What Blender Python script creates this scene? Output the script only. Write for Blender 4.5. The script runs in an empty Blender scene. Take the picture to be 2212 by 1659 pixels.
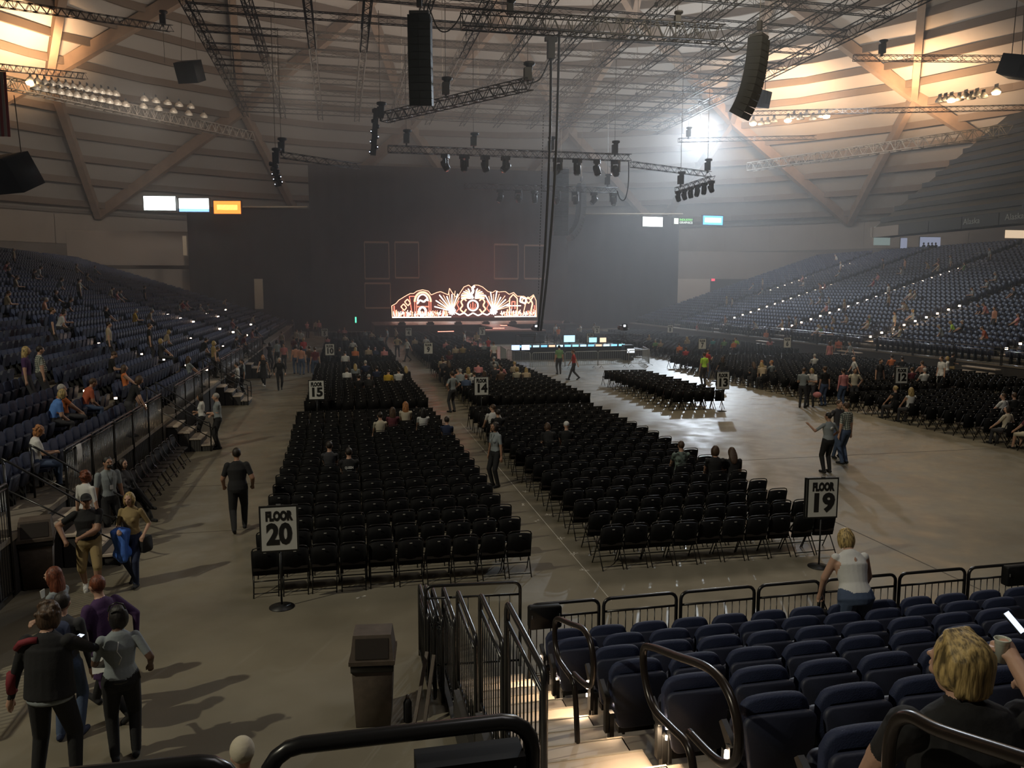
import bpy, bmesh, math, random
import numpy as np
from mathutils import Vector, Matrix
R = math.radians
sc = bpy.context.scene
C = sc.collection
random.seed(7)
# ---------------------------------------------------------------- camera
FPX, CAMZ, PITCH, YAW = 1720.0, 5.1, math.atan(203.5/1720.0), R(12.09)
cd = bpy.data.cameras.new('camera'); cam = bpy.data.objects.new('camera', cd); C.objects.link(cam)
cam.location = (0, 0, CAMZ); cam.rotation_euler = (math.pi/2-PITCH, 0, -YAW)
cd.sensor_width = 36; cd.lens = FPX/2212*36; cd.clip_start = 0.05; cd.clip_end = 400
sc.camera = cam
# ---------------------------------------------------------------- world, view, cycles
w = bpy.data.worlds.new('world'); sc.world = w; w.use_nodes = True
w.node_tree.nodes['Background'].inputs[0].default_value = (0.02, 0.02, 0.025, 1)
w.node_tree.nodes['Background'].inputs[1].default_value = 0.2
sc.view_settings.view_transform = 'Standard'; sc.view_settings.look = 'None'
sc.view_settings.gamma = 1; sc.view_settings.use_curve_mapping = False
sc.view_settings.exposure = 0.0
cy = sc.cycles
cy.max_bounces = 4; cy.diffuse_bounces = 2; cy.glossy_bounces = 2; cy.transmission_bounces = 2
cy.volume_bounces = 0; cy.transparent_max_bounces = 4
cy.use_denoising = True; cy.sample_clamp_indirect = 2.0; cy.sample_clamp_direct = 0
cy.use_adaptive_sampling = True; cy.adaptive_threshold = 0.02
cy.caustics_reflective = False; cy.caustics_refractive = False
# ---------------------------------------------------------------- pixel helpers for measuring: a pixel of the photograph to a point of the arena
def ray(u, v):
    x = (u-1106)/FPX; z = -(v-829.5)/FPX
    y2 = math.cos(PITCH)+z*math.sin(PITCH); z2 = -math.sin(PITCH)+z*math.cos(PITCH)
    return Vector((x*math.cos(YAW)+y2*math.sin(YAW), -x*math.sin(YAW)+y2*math.cos(YAW), z2))
def atz(u, v, z=0.0):
    r = ray(u, v); t = (z-CAMZ)/r.z; return Vector((r.x*t, r.y*t, z))
def aty(u, v, Y):
    r = ray(u, v); t = Y/r.y; return Vector((r.x*t, Y, CAMZ+r.z*t))
def atx(u, v, X):
    r = ray(u, v); t = X/r.x; return Vector((X, r.y*t, CAMZ+r.z*t))
LX, LZ, SL, RP = -6.0, 1.05, 0.32, 0.83      # left stand: front row x, floor, slope, row pitch
RX, RZ = 35.6, 1.05
def onleft(u, v, h):
    r = ray(u, v); t = (LZ+h+SL*LX-CAMZ)/(r.z+SL*r.x); return Vector((r.x*t, r.y*t, CAMZ+r.z*t))
def onright(u, v, h):
    r = ray(u, v); t = (RZ+h-SL*RX-CAMZ)/(r.z-SL*r.x); return Vector((r.x*t, r.y*t, CAMZ+r.z*t))
# ---------------------------------------------------------------- lights
def light(name, kind, loc, power, color, size=1.0, target=None, spot=None, blend=.5, shape=None, size_y=None):
    l = bpy.data.lights.new(name, kind); l.energy = power; l.color = color
    if kind == 'AREA':
        l.size = size
        if size_y: l.shape = 'RECTANGLE'; l.size_y = size_y
    else: l.shadow_soft_size = size
    if spot: l.spot_size = R(spot); l.spot_blend = blend
    o = bpy.data.objects.new(name, l); C.objects.link(o); o.location = loc
    if target is not None:
        o.rotation_euler = (Vector(target)-Vector(loc)).to_track_quat('-Z', 'Y').to_euler()
    return o
WARM = (1.0, .62, .34)
light('key_lamp_left', 'SPOT', (-24, 2, 25), 17000, (1.0, .93, .72), .25, (4, 22, 0), 75, .6)
light('house_lamp_centre', 'AREA', (20, 34, 24), 2050, (1.0, .84, .60), 10, (20, 36, 0))
light('house_lamp_rear', 'AREA', (10, 6, 25), 750, (.95, .9, .9), 8, (8, 8, 0))
light('added_fill_far', 'SPOT', (-2, 70, 22), 9000, (1, .86, .72), 1.5, (-26, 122, 18), 75, .8)  # added fill with no fixture, brightens the left end wall and lower dome
light('added_fill_right', 'SPOT', (42, 64, 22), 15000, (1, .92, .84), 1.5, (74, 108, 20), 95, .9)  # added fill, no lamp hangs here; lifts the right ceiling and end wall
light('added_fill_left', 'SPOT', (-14, 70, 20), 10000, (1, .88, .76), 1.5, (-44, 112, 19), 95, .9)  # added spot without a fixture, lifts the dim left side of the dome
light('uplight_left', 'SPOT', (-28, 89, 25), 16000, WARM, .6, (-33, 93, 32), 125, .9)
light('uplight_right', 'SPOT', (54, 91, 25.2), 13000, WARM, .6, (57, 97, 31), 145, .9)
light('uplight_right_far', 'SPOT', (63, 81, 24.5), 13000, WARM, .6, (68, 84, 31), 145, .9)
light('added_fill_dome', 'AREA', (14, 74, 22), 7200, (1, .83, .70), 36, (14, 84, 60))  # added upward panel, no such lamp in the hall; brightens the whole dome
light('flood_lamp_white', 'SPOT', aty(1515, 278, 92), 62000, (.78, .89, 1.0), .5, (20, 50, 0), 80, .9)
light('flood_spill', 'POINT', aty(1515, 300, 91), 6000, (.80, .90, 1.0), 1.0)
light('stage_red', 'AREA', (15, 96, 8), 400, (1, .22, .15), 8, (15, 84, 0))
# ---------------------------------------------------------------- materials
MATS = {}
def mat(name, col, rough=.6, metal=0., emit=None, es=0., noise=0., nscale=4., bump=0., bscale=30., trans=0., spec=.5):
    if name in MATS: return MATS[name]
    m = bpy.data.materials.new(name); m.use_nodes = True; nt = m.node_tree; b = nt.nodes['Principled BSDF']
    b.inputs['Base Color'].default_value = (*col, 1); b.inputs['Roughness'].default_value = rough
    b.inputs['Metallic'].default_value = metal; b.inputs['Specular IOR Level'].default_value = spec
    if emit: b.inputs['Emission Color'].default_value = (*emit, 1); b.inputs['Emission Strength'].default_value = es
    if trans: b.inputs['Transmission Weight'].default_value = trans
    if noise:
        tc = nt.nodes.new('ShaderNodeTexCoord'); n = nt.nodes.new('ShaderNodeTexNoise'); n.inputs['Scale'].default_value = nscale
        n.inputs['Detail'].default_value = 5
        r = nt.nodes.new('ShaderNodeValToRGB')
        r.color_ramp.elements[0].position = .3; r.color_ramp.elements[1].position = .7
        r.color_ramp.elements[0].color = (*[c*(1-noise) for c in col], 1); r.color_ramp.elements[1].color = (*[min(1, c*(1+noise)) for c in col], 1)
        nt.links.new(tc.outputs['Object'], n.inputs['Vector']); nt.links.new(n.outputs['Fac'], r.inputs['Fac']); nt.links.new(r.outputs['Color'], b.inputs['Base Color'])
    if bump:
        tc = nt.nodes.new('ShaderNodeTexCoord'); n = nt.nodes.new('ShaderNodeTexNoise'); n.inputs['Scale'].default_value = bscale
        bp = nt.nodes.new('ShaderNodeBump'); bp.inputs['Strength'].default_value = bump; bp.inputs['Distance'].default_value = .01
        nt.links.new(tc.outputs['Object'], n.inputs['Vector']); nt.links.new(n.outputs['Fac'], bp.inputs['Height']); nt.links.new(bp.outputs['Normal'], b.inputs['Normal'])
    MATS[name] = m; return m
def emis(name, col, s):
    m = mat(name, (.02, .02, .02), .5, emit=col, es=s)
    try: m.cycles.emission_sampling = 'NONE' if s < 1e9 else 'AUTO'
    except Exception: pass
    return m
# ---------------------------------------------------------------- mesh builder
class MB:
    def __init__(s): s.v = []; s.f = []; s.m = []; s.sm = []; s.mats = []
    def mi(s, m):
        if m is None: return 0
        if m not in s.mats: s.mats.append(m)
        return s.mats.index(m)
    def add(s, vs, fs, m=None, smooth=False):
        k = len(s.v); s.v += [tuple(p) for p in vs]; i = s.mi(m)
        for f in fs: s.f.append(tuple(k+a for a in f)); s.m.append(i); s.sm.append(smooth)
        return s
    def box(s, c, d, m=None, rz=0., mtx=None, taper=1.):
        vs = []
        for z in (-1, 1):
            for x, y in ((-1, -1), (1, -1), (1, 1), (-1, 1)):
                t = taper if z > 0 else 1
                vs.append(Vector((x*d[0]/2*t, y*d[1]/2*t, z*d[2]/2)))
        M = mtx if mtx is not None else Matrix.Rotation(rz, 3, 'Z')
        vs = [M @ v + Vector(c) for v in vs]
        return s.add(vs, [(3, 2, 1, 0), (4, 5, 6, 7), (0, 1, 5, 4), (1, 2, 6, 5), (2, 3, 7, 6), (3, 0, 4, 7)], m)
    def beam(s, a, b, wd, h, m=None, up=(0, 0, 1)):
        a = Vector(a); b = Vector(b); d = (b-a); L = d.length
        if L < 1e-6: return s
        d = d/L; x = d.cross(Vector(up))
        if x.length < 1e-4: x = d.cross(Vector((1, 0, 0)))
        x.normalize(); z = x.cross(d)
        vs = []
        for p in (a, b):
            for i, j in ((-1, -1), (1, -1), (1, 1), (-1, 1)): vs.append(p+x*i*wd/2+z*j*h/2)
        return s.add(vs, [(0, 1, 2, 3), (7, 6, 5, 4), (0, 4, 5, 1), (1, 5, 6, 2), (2, 6, 7, 3), (3, 7, 4, 0)], m)
    def tube(s, pts, r, n=8, m=None, closed=False, caps=True, smooth=True, rs=None):
        pts = [Vector(p) for p in pts]; N = len(pts); vs = []; fs = []; prev = None
        for i, p in enumerate(pts):
            if closed: t = pts[(i+1) % N]-pts[i-1]
            else: t = pts[min(i+1, N-1)]-pts[max(i-1, 0)]
            t.normalize()
            if prev is None:
                x = t.cross(Vector((0, 0, 1)))
                if x.length < 1e-3: x = t.cross(Vector((0, 1, 0)))
            else:
                x = prev-t*prev.dot(t)
                if x.length < 1e-3: x = t.cross(Vector((0, 0, 1)))
            x.normalize(); prev = x; y = t.cross(x); rr = rs[i] if rs else r
            for k in range(n):
                a = 2*math.pi*k/n; vs.append(p+x*math.cos(a)*rr+y*math.sin(a)*rr)
        for i in range(N if closed else N-1):
            for k in range(n):
                a = i*n+k; b = i*n+(k+1) % n; j = (i+1) % N
                fs.append((a, b, j*n+(k+1) % n, j*n+k))
        if caps and not closed: fs.append(tuple(range(n))[::-1]); fs.append(tuple((N-1)*n+k for k in range(n)))
        return s.add(vs, fs, m, smooth)
    def lathe(s, prof, c=(0, 0, 0), n=16, m=None, mtx=None, smooth=True):
        vs = []; fs = []
        M = mtx if mtx is not None else Matrix.Identity(3)
        for r, z in prof:
            for k in range(n):
                a = 2*math.pi*k/n; vs.append(M @ Vector((r*math.cos(a), r*math.sin(a), z))+Vector(c))
        for i in range(len(prof)-1):
            for k in range(n): fs.append((i*n+k, i*n+(k+1) % n, (i+1)*n+(k+1) % n, (i+1)*n+k))
        fs.append(tuple(range(n))[::-1]); fs.append(tuple((len(prof)-1)*n+k for k in range(n)))
        return s.add(vs, fs, m, smooth)
    def prism(s, poly, d, m=None, mtx=None, c=(0, 0, 0), smooth=False):
        """poly in local x,z; thickness d along local y"""
        M = mtx if mtx is not None else Matrix.Identity(3); n = len(poly)
        vs = [M @ Vector((x, -d/2, z))+Vector(c) for x, z in poly]+[M @ Vector((x, d/2, z))+Vector(c) for x, z in poly]
        fs = [tuple(range(n)), tuple(range(n, 2*n))[::-1]]+[((i+1) % n, i, n+i, n+(i+1) % n) for i in range(n)]
        return s.add(vs, fs, m, smooth)
    def mesh(s, name, mats=None):
        me = bpy.data.meshes.new(name); me.from_pydata(s.v, [], s.f)
        for m in (s.mats or (mats if isinstance(mats, (list, tuple)) else [mats] if mats else [])): me.materials.append(m)
        if s.f:
            me.polygons.foreach_set('material_index', s.m); me.polygons.foreach_set('use_smooth', s.sm)
        me.update(); return me
    def build(s, name, m=None, parent=None, loc=None, rz=None):
        return link(name, s.mesh(name, m), parent, loc, rz)
def link(name, me, parent=None, loc=None, rz=None):
    o = bpy.data.objects.new(name, me); C.objects.link(o)
    if parent is not None: o.parent = parent
    if loc is not None: o.location = loc
    if rz is not None: o.rotation_euler = (0, 0, rz)
    return o
def tag(o, label=None, cat=None, group=None, kind=None):
    if label: o['label'] = label
    if cat: o['category'] = cat
    if group: o['group'] = group
    if kind: o['kind'] = kind
    return o
def empty(name, loc=(0, 0, 0), rz=0., label=None, cat=None, group=None):
    o = link(name, None, None, loc, rz); o.empty_display_size = .1
    return tag(o, label, cat, group)
def dup(root, loc=None, rz=None, label=None, group=None):
    kids = {}
    r = root.copy(); C.objects.link(r)
    if loc is not None: r.location = loc
    if rz is not None: r.rotation_euler = (0, 0, rz)
    for ch in KIDS.get(root.name) or root.children:
        c = ch.copy(); C.objects.link(c); c.parent = r
        for g in (KIDS.get(ch.name) or ch.children): d = g.copy(); C.objects.link(d); d.parent = c
    if label: r['label'] = label
    if group: r['group'] = group
    return r
KIDS = {}
def cache(o):
    KIDS[o.name] = list(o.children)
    for c in o.children: KIDS[c.name] = list(c.children)
    return o
ORD = 'first second third fourth fifth sixth seventh eighth ninth tenth eleventh twelfth thirteenth fourteenth fifteenth sixteenth seventeenth eighteenth nineteenth twentieth'.split()
TENS = {20: 'twenty', 30: 'thirty', 40: 'forty'}
def ordi(n):
    if n <= 20: return ORD[n-1]
    if n % 10 == 0: return {30: 'thirtieth', 40: 'fortieth', 50: 'fiftieth'}[n]
    return TENS[n//10*10]+'-'+ORD[n % 10-1]
# ================================================================ setting
concrete = mat('concrete_floor', (.200, .178, .132), .42, noise=.25, nscale=.35, bump=.06, bscale=9)
def concrete_nodes():
    nt = concrete.node_tree; b = nt.nodes['Principled BSDF']
    tc = nt.nodes.new('ShaderNodeTexCoord'); n = nt.nodes.new('ShaderNodeTexNoise'); n.inputs['Scale'].default_value = 1.6; n.inputs['Detail'].default_value = 8
    r = nt.nodes.new('ShaderNodeMapRange'); r.inputs['From Min'].default_value = .3; r.inputs['From Max'].default_value = .7
    r.inputs['To Min'].default_value = .28; r.inputs['To Max'].default_value = .55
    nt.links.new(tc.outputs['Object'], n.inputs['Vector']); nt.links.new(n.outputs['Fac'], r.inputs['Value']); nt.links.new(r.outputs['Result'], b.inputs['Roughness'])
concrete_nodes()
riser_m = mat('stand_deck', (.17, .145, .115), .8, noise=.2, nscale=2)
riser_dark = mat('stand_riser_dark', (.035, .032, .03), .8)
wall_m = mat('wall_beige', (.42, .36, .30), .9, noise=.06, nscale=.4)
wall_dk = mat('wall_taupe', (.24, .21, .18), .9, noise=.06, nscale=.4)
roof_m = mat('roof_insulation', (.50, .45, .39), .9, noise=.05, nscale=.2)
wood_m = mat('glulam_wood', (.36, .25, .17), .7, noise=.15, nscale=1)
purlin_m = mat('purlin_wood', (.19, .14, .10), .8)
black_m = mat('black_paint', (.008, .008, .009), .6, spec=.2)
blackmet = mat('black_gloss_metal', (.014, .014, .015), .28, .0, spec=.6)
truss_m = mat('truss_dark', (.02, .02, .022), .5)
drape_m = mat('drape_black', (.018, .015, .015), .95)
steel_m = mat('galvanised_steel', (.30, .31, .32), .4, .7)
cx0, cy0, RS, ZC = 15.0, 55.0, 118.7, -72.7
def dz(r): return math.sqrt(RS*RS-r*r)+ZC
def dpt(r, a, off=0.):  # a azimuth from +Y clockwise
    z = dz(r); p = Vector((cx0+r*math.sin(a), cy0+r*math.cos(a), z))
    n = (p-Vector((cx0, cy0, ZC))).normalized(); return p-n*off
fl = MB(); n = 96
fl.v = [(cx0, cy0, 0)]+[(cx0+81*math.sin(2*math.pi*i/n), cy0+81*math.cos(2*math.pi*i/n), 0) for i in range(n)]
fl.add([], []); fl.f = [(0, (i+1) % n+1, i+1) for i in range(n)]; fl.m = [0]*n; fl.sm = [False]*n
floor = tag(fl.build('floor', concrete), kind='structure')
seam_m = mat('floor_joint', (.11, .09, .075), .8); chalk = mat('chalk_white', (.55, .52, .46), .9)
for a, b, wd, m in (((4.25, 12, 0), (4.42, 30, 0), .012, chalk), ((-5, 21.62, 0), (34, 21.5, 0), .025, seam_m), ((-5, 40, 0), (34, 39.9, 0), .03, seam_m), ((10.6, 9, 0), (10.4, 70, 0), .025, seam_m), ((-5, 17.4, 0), (-1.7, 17.4, 0), .02, seam_m)):
    o = MB().beam(a, b, wd, .004, m).build('floor_joint', None, floor); o.location.z = .002
for (u, v) in ((1160, 1125), (1185, 1112), (1130, 1090), (1212, 1163), (1240, 1196), (1150, 1075), (1135, 1062), (780, 1290), (1262, 1232)):
    p = atz(u, v); q = MB()
    for k in range(2):
        a = random.random()*3; d = Vector((math.cos(a), math.sin(a), 0))*.09; q.beam(p-d, p+d, .02, .003, chalk)
    q.build('tape_mark', None, floor).location.z = .003
# perimeter wall: lower taupe band, upper light band
def ringwall(name, r, z0, z1, m, a0=0, a1=360, parent=None, th=.4, n=90):
    q = MB(); vs = []; k = max(2, int(n*(a1-a0)/360))
    for i in range(k+1):
        a = R(a0+(a1-a0)*i/k)
        for rr in (r, r+th):
            for z in (z0, z1): vs.append((cx0+rr*math.sin(a), cy0+rr*math.cos(a), z))
    fs = []
    for i in range(k):
        a = i*4; b = a+4
        fs += [(a, a+1, b+1, b), (a+2, b+2, b+3, a+3), (a+1, a+3, b+3, b+1)]
    q.add(vs, fs, m); return q.build(name, None, parent)
wr = tag(ringwall('wall_perimeter', 80, 0, 11.2, wall_dk), kind='structure')
for i in range(36): ringwall('wall_panel', 79.9, 11.2, 15.3, wall_m if i % 7 else wall_dk, i*10+.02, i*10+9.98, wr, .5, 108)
ringwall('ring_beam', 79.3, 15.2, 16.0, wall_dk, 0, 360, wr, 1.2)
# dome
q = MB(); vs = []; fs = []; nr = 16; na = 96
for i in range(nr+1):
    r = 81*i/nr
    for k in range(na): vs.append(dpt(max(r, .01), 2*math.pi*k/na))
for i in range(nr):
    for k in range(na): fs.append((i*na+k, (i+1)*na+k, (i+1)*na+(k+1) % na, i*na+(k+1) % na))
q.add(vs, fs, roof_m, True); dome = tag(q.build('ceiling', None), kind='structure')
rings = [79.5, 62, 43, 25, 8]; NB = 17
def node(k, i): return 2*math.pi*(i+(.5 if k % 2 else 0)+.291)/NB
for k in range(4):
    step = 1
    for i in range(0, NB, step):
        a = node(k, i); p = dpt(rings[k], a, .45)
        for da in (-.5, .5):
            q_ = dpt(rings[k+1], a+da*2*math.pi/NB*step, .45)
            MB().beam(p, q_, .75, 1.3, wood_m).build('glulam_beam', None, dome)
def vis(a): return -75 < ((math.degrees(a)+180) % 360-180) < 95
rest = MB(); npur = 0
rr = 78.2; pr = []
while rr > 36: pr.append(rr); rr -= 3.0
for j, r in enumerate(pr):
    M_ = 30
    for i in range(M_):
        a = 2*math.pi*i/M_+.03*j; b = a+2*math.pi/M_
        p, q_ = dpt(r, a, .35), dpt(r, b, .35)
        if vis(a) and npur < 300: MB().beam(p, q_, .30, .80, purlin_m).build('purlin', None, dome); npur += 1
        else: rest.beam(p, q_, .30, .80, purlin_m)
tag(rest.build('purlin', None, dome), kind='stuff')
# grandstands: terraces as stepped decks
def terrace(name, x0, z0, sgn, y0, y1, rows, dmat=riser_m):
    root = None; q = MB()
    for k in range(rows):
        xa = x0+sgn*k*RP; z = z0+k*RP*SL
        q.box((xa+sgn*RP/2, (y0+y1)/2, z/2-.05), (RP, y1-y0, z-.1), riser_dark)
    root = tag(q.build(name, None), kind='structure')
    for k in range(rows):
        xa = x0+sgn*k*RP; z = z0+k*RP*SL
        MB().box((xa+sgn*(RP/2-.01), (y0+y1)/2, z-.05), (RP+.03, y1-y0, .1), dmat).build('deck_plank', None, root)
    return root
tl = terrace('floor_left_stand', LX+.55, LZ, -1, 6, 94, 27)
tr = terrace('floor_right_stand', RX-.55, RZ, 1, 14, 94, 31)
MB().box((LX+.55-27*RP-6, 50, (LZ+26*RP*SL)/2), (12, 88, LZ+26*RP*SL), riser_dark).build('concourse_deck', None, tl)
MB().box((RX-.55+31*RP+6, 54, (RZ+30*RP*SL)/2), (12, 80, RZ+30*RP*SL), riser_dark).build('concourse_deck', None, tr)
# haze filling the hall
q = MB(); k = 32
vs = [(cx0+80.5*math.sin(-2.0+4.0*i/(k-1)), max(34, cy0+80.5*math.cos(-2.0+4.0*i/(k-1))), z) for z in (.01, 46.5) for i in range(k)]
q.add(vs, [tuple(range(k)), tuple(range(k, 2*k))[::-1]]+[((i+1) % k, i, k+i, k+(i+1) % k) for i in range(k)])
hz = bpy.data.materials.new('stage_haze'); hz.use_nodes = True; nt = hz.node_tree; nt.nodes.clear()
o_ = nt.nodes.new('ShaderNodeOutputMaterial'); o_.is_active_output = True; vsn = nt.nodes.new('ShaderNodeVolumeScatter')
vsn.inputs['Color'].default_value = (.95, .95, .95, 1); vsn.inputs['Density'].default_value = .0052; vsn.inputs['Anisotropy'].default_value = .35
nt.links.new(vsn.outputs[0], o_.inputs['Volume'])
haze = tag(q.build('haze', hz), 'thin stage haze filling the whole arena', 'haze', kind='stuff')
haze.display_type = 'WIRE'
# ================================================================ folding chairs
fabric = mat('chair_vinyl', (.005, .005, .0055), .7, spec=.15, bump=.15, bscale=60)
tube_m = mat('chair_tube', (.014, .013, .012), .32, .3)
tag_m = mat('chair_number_tag', (.38, .37, .34), .6)
seatpad = mat('chair_pad_brown', (.016, .012, .010), .6)
def chair_parts(hi=True):
    P = {}
    q = MB(); n = 6; W = .435
    for k in range(n):      # curved backrest
        pass
    vs = []; fs = []
    for j, (z, y) in enumerate(((.34, -.115), (.60, -.175), (.80, -.215))):
        for i in range(n+1):
            x = -W/2+W*i/n; c = -.03*(1-(2*i/n-1)**2); zz = z+(.035*(1-(2*i/n-1)**2)-.02 if j == 2 else 0)
            for d in (0, .028): vs.append((x, y+c+d, zz))
    def ix(j, i, d): return (j*(n+1)+i)*2+d
    for j in range(2):
        for i in range(n):
            fs.append((ix(j, i, 0), ix(j, i+1, 0), ix(j+1, i+1, 0), ix(j+1, i, 0)))
            fs.append((ix(j, i, 1), ix(j+1, i, 1), ix(j+1, i+1, 1), ix(j, i+1, 1)))
    for i in range(n):
        fs.append((ix(2, i, 0), ix(2, i+1, 0), ix(2, i+1, 1), ix(2, i, 1))); fs.append((ix(0, i, 0), ix(0, i, 1), ix(0, i+1, 1), ix(0, i+1, 0)))
    for i in (0, n):
        for j in range(2): fs.append((ix(j, i, 0), ix(j+1, i, 0), ix(j+1, i, 1), ix(j, i, 1)))
    P['backrest'] = q.add(vs, fs, fabric, True)
    q = MB(); poly = [(-.20, -.17), (.20, -.17), (.205, .12), (.17, .19), (-.17, .19), (-.205, .12)]
    M = Matrix(((1, 0, 0), (0, 0, 1), (0, 1, 0)))
    q.prism(poly, .045, seatpad, M, (0, 0, .455)); P['seat'] = q
    for s, nm in ((-1, 'a'), (1, 'b')):
        P['leg'+nm] = MB().tube([(s*.225, .235, 0), (s*.222, .0, .42), (s*.215, -.15, .62), (s*.21, -.20, .79)], .0115, 6, tube_m)
        P['rleg'+nm] = MB().tube([(s*.20, -.27, 0), (s*.20, -.05, .30), (s*.20, .13, .435)], .011, 6, tube_m)
    P['back_frame'] = MB().tube([(-.21, -.20, .78), (-.19, -.212, .825), (-.14, -.22, .845), (0, -.235, .852), (.14, -.22, .845), (.19, -.212, .825), (.21, -.20, .78)], .0115, 6, tube_m)
    P['crossbar'] = MB().tube([(-.2, -.245, .07), (.2, -.245, .07)], .010, 6, tube_m)
    P['front_crossbar'] = MB().tube([(-.222, .195, .12), (.222, .195, .12)], .010, 6, tube_m)
    P['number_tag'] = MB().box((0, -.252, .765), (.045, .004, .016), tag_m)
    return P
CP = chair_parts()
NAMES = {'front_crossbar': 'crossbar', 'lega': 'leg', 'legb': 'leg', 'rlega': 'leg', 'rlegb': 'leg'}
CPM = {k: q.mesh(NAMES.get(k, k)) for k, q in CP.items()}
def chair_full(loc, rz, label, group):
    e = empty('folding_chair', loc, rz, label, 'chair', group)
    for k, me in CPM.items():
        o = link(NAMES.get(k, k), me, e)
    return e
def merged(P):
    q = MB()
    for p in P.values():
        k = len(q.v); q.v += p.v
        mp = [q.mi(m) for m in p.mats]
        for f, m, s_ in zip(p.f, p.m, p.sm): q.f.append(tuple(k+a for a in f)); q.m.append(mp[m]); q.sm.append(s_)
    return q
CHM = merged(CP).mesh('folding_chair')
LOWC = MB()
LOWC.box((0, -.18, .59), (.43, .03, .48), fabric, taper=.9).box((0, .01, .455), (.40, .36, .045), seatpad).box((0, -.245, .765), (.045, .02, .018), tag_m)
for s in (-1, 1):
    LOWC.beam((s*.222, .235, 0), (s*.21, -.20, .84), .022, .022, tube_m).beam((s*.20, -.27, 0), (s*.20, .13, .435), .02, .02, tube_m)
def scatter(name, q, places, parent=None):
    """many copies of one small shape joined into one mesh (numpy)"""
    V = np.array(q.v); n = len(V); out = []
    for (x, y, z, rz) in places:
        c, s = math.cos(rz), math.sin(rz)
        out.append(np.stack([V[:, 0]*c-V[:, 1]*s+x, V[:, 0]*s+V[:, 1]*c+y, V[:, 2]+z], 1))
    out = np.concatenate(out); me = bpy.data.meshes.new(name)
    lens = np.array([len(f) for f in q.f]); flat = np.concatenate([np.array(f) for f in q.f]); N = len(places)
    me.vertices.add(len(out)); me.vertices.foreach_set('co', out.ravel())
    L = (flat[None, :]+(np.arange(N)*n)[:, None]).ravel(); me.loops.add(len(L)); me.loops.foreach_set('vertex_index', L)
    ll = np.tile(lens, N); st = np.concatenate([[0], np.cumsum(ll)[:-1]])
    me.polygons.add(len(ll)); me.polygons.foreach_set('loop_start', st); me.polygons.foreach_set('loop_total', ll)
    for m in q.mats: me.materials.append(m)
    me.polygons.foreach_set('material_index', np.tile(np.array(q.m), N)); me.update(calc_edges=True); me.validate()
    return link(name, me, parent)
CP_ = .485
NUMW = {'Floor 20': 'Twenty', 'Floor 19': 'Nineteen', 'Floor 13': 'Thirteen', 'Floor 14': 'Fourteen', 'Floor 15': 'Fifteen', 'Floor 17': 'Seventeen', 'Floor 16': 'Sixteen', 'Floor 12': 'Twelve', 'Floor 11': 'Eleven'}
chairs = []   # (x, y, rz, block, row, col)
def block(x0, nx, y0, ny, name):
    for j in range(ny):
        rj = random.uniform(-.035, .035)
        for i in range(nx):
            X_, Y_ = x0+CP_*i, y0+.9*j
            if (14 < X_ < 18.2 and Y_ > 75 or 12 < X_ < 20 and 73.5 < Y_ < 77 or 11.2 < X_ < 23.2 and 49 < Y_ < 64): continue
            chairs.append((x0+CP_*i+rj, y0+.9*j+random.uniform(-.02, .02), random.uniform(-.05, .05), name, j, i))
SECT = {'Floor 20': (-1.35, 10, 13.62, 18), 'Floor 15': (-1.25, 10, 31.7, 20), 'Floor 10': (-1.15, 10, 52.9, 19), 'Floor 5': (-1.15, 10, 73.8, 11),
        'Floor 19': (4.78, 10, 13.62, 18), 'Floor 14': (5.5, 10, 31.7, 20), 'Floor 9': (5.7, 10, 52.9, 19), 'Floor 4': (5.8, 12, 73.8, 11), 'Floor 3': (13, 13, 73.8, 11),
        'Floor 13': (13.9, 5, 31.5, 11), 'Floor 12': (21.2, 13, 31.7, 20), 'Floor 11': (28.8, 9, 31.7, 20), 'Floor 17': (21.2, 13, 17.2, 15), 'Floor 16': (28.8, 9, 17.2, 15),
        'Floor 7': (21.2, 13, 52.9, 19), 'Floor 6': (28.8, 9, 52.9, 19), 'Floor 2': (20.8, 13, 73.8, 11), 'Floor 1': (28.6, 9, 73.8, 11)}
for k, (x0, nx, y0, ny) in SECT.items(): block(x0, nx, y0, ny, k)
def inview(x, y, z=.5):
    X, Y, Z = x, y, z-CAMZ
    xx = X*math.cos(YAW)-Y*math.sin(YAW); y2 = X*math.sin(YAW)+Y*math.cos(YAW); yy = y2*math.cos(PITCH)-Z*math.sin(PITCH); zz = y2*math.sin(PITCH)+Z*math.cos(PITCH)
    if yy < .5: return False
    u = 1106+FPX*xx/yy; v = 829.5-FPX*zz/yy
    return -30 < u < 2242 and -30 < v < 1700
chairs.sort(key=lambda c: (0 if inview(c[0], c[1]) else 1, c[0]**2+c[1]**2))
low = []; FULL, ONE = 110, 276
for k, (x, y, rz, nm, j, i) in enumerate(chairs):
    if k < ONE:
        lb = 'black folding chair, %s row beyond the Floor %s sign, %s from the left' % (ordi(j+1), NUMW[nm], ordi(i+1))
        g = 'black folding chairs of the %s block' % nm
        if k < FULL: chair_full((x, y, 0), rz, lb, g)
        else: tag(link('folding_chair', CHM, None, (x, y, 0), rz), lb, 'chair', g)
    else: low.append((x, y, 0, rz))
far = scatter('folding_chair', LOWC, low); tag(far, 'black folding chairs of the far floor blocks in front of the stage', 'chair', kind='stuff')
# chairs along the foot of the left stand
leftch = [(-4.75, 18.6+.5*i) for i in range(13)]
for i, (x, y) in enumerate(leftch):
    chair_full((x, y, 0), -math.pi/2+.1*math.sin(i*3), 'dark folding chair, %s of the line along the left stand fence' % ordi(i+1), 'folding chairs along the left stand fence')
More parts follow.
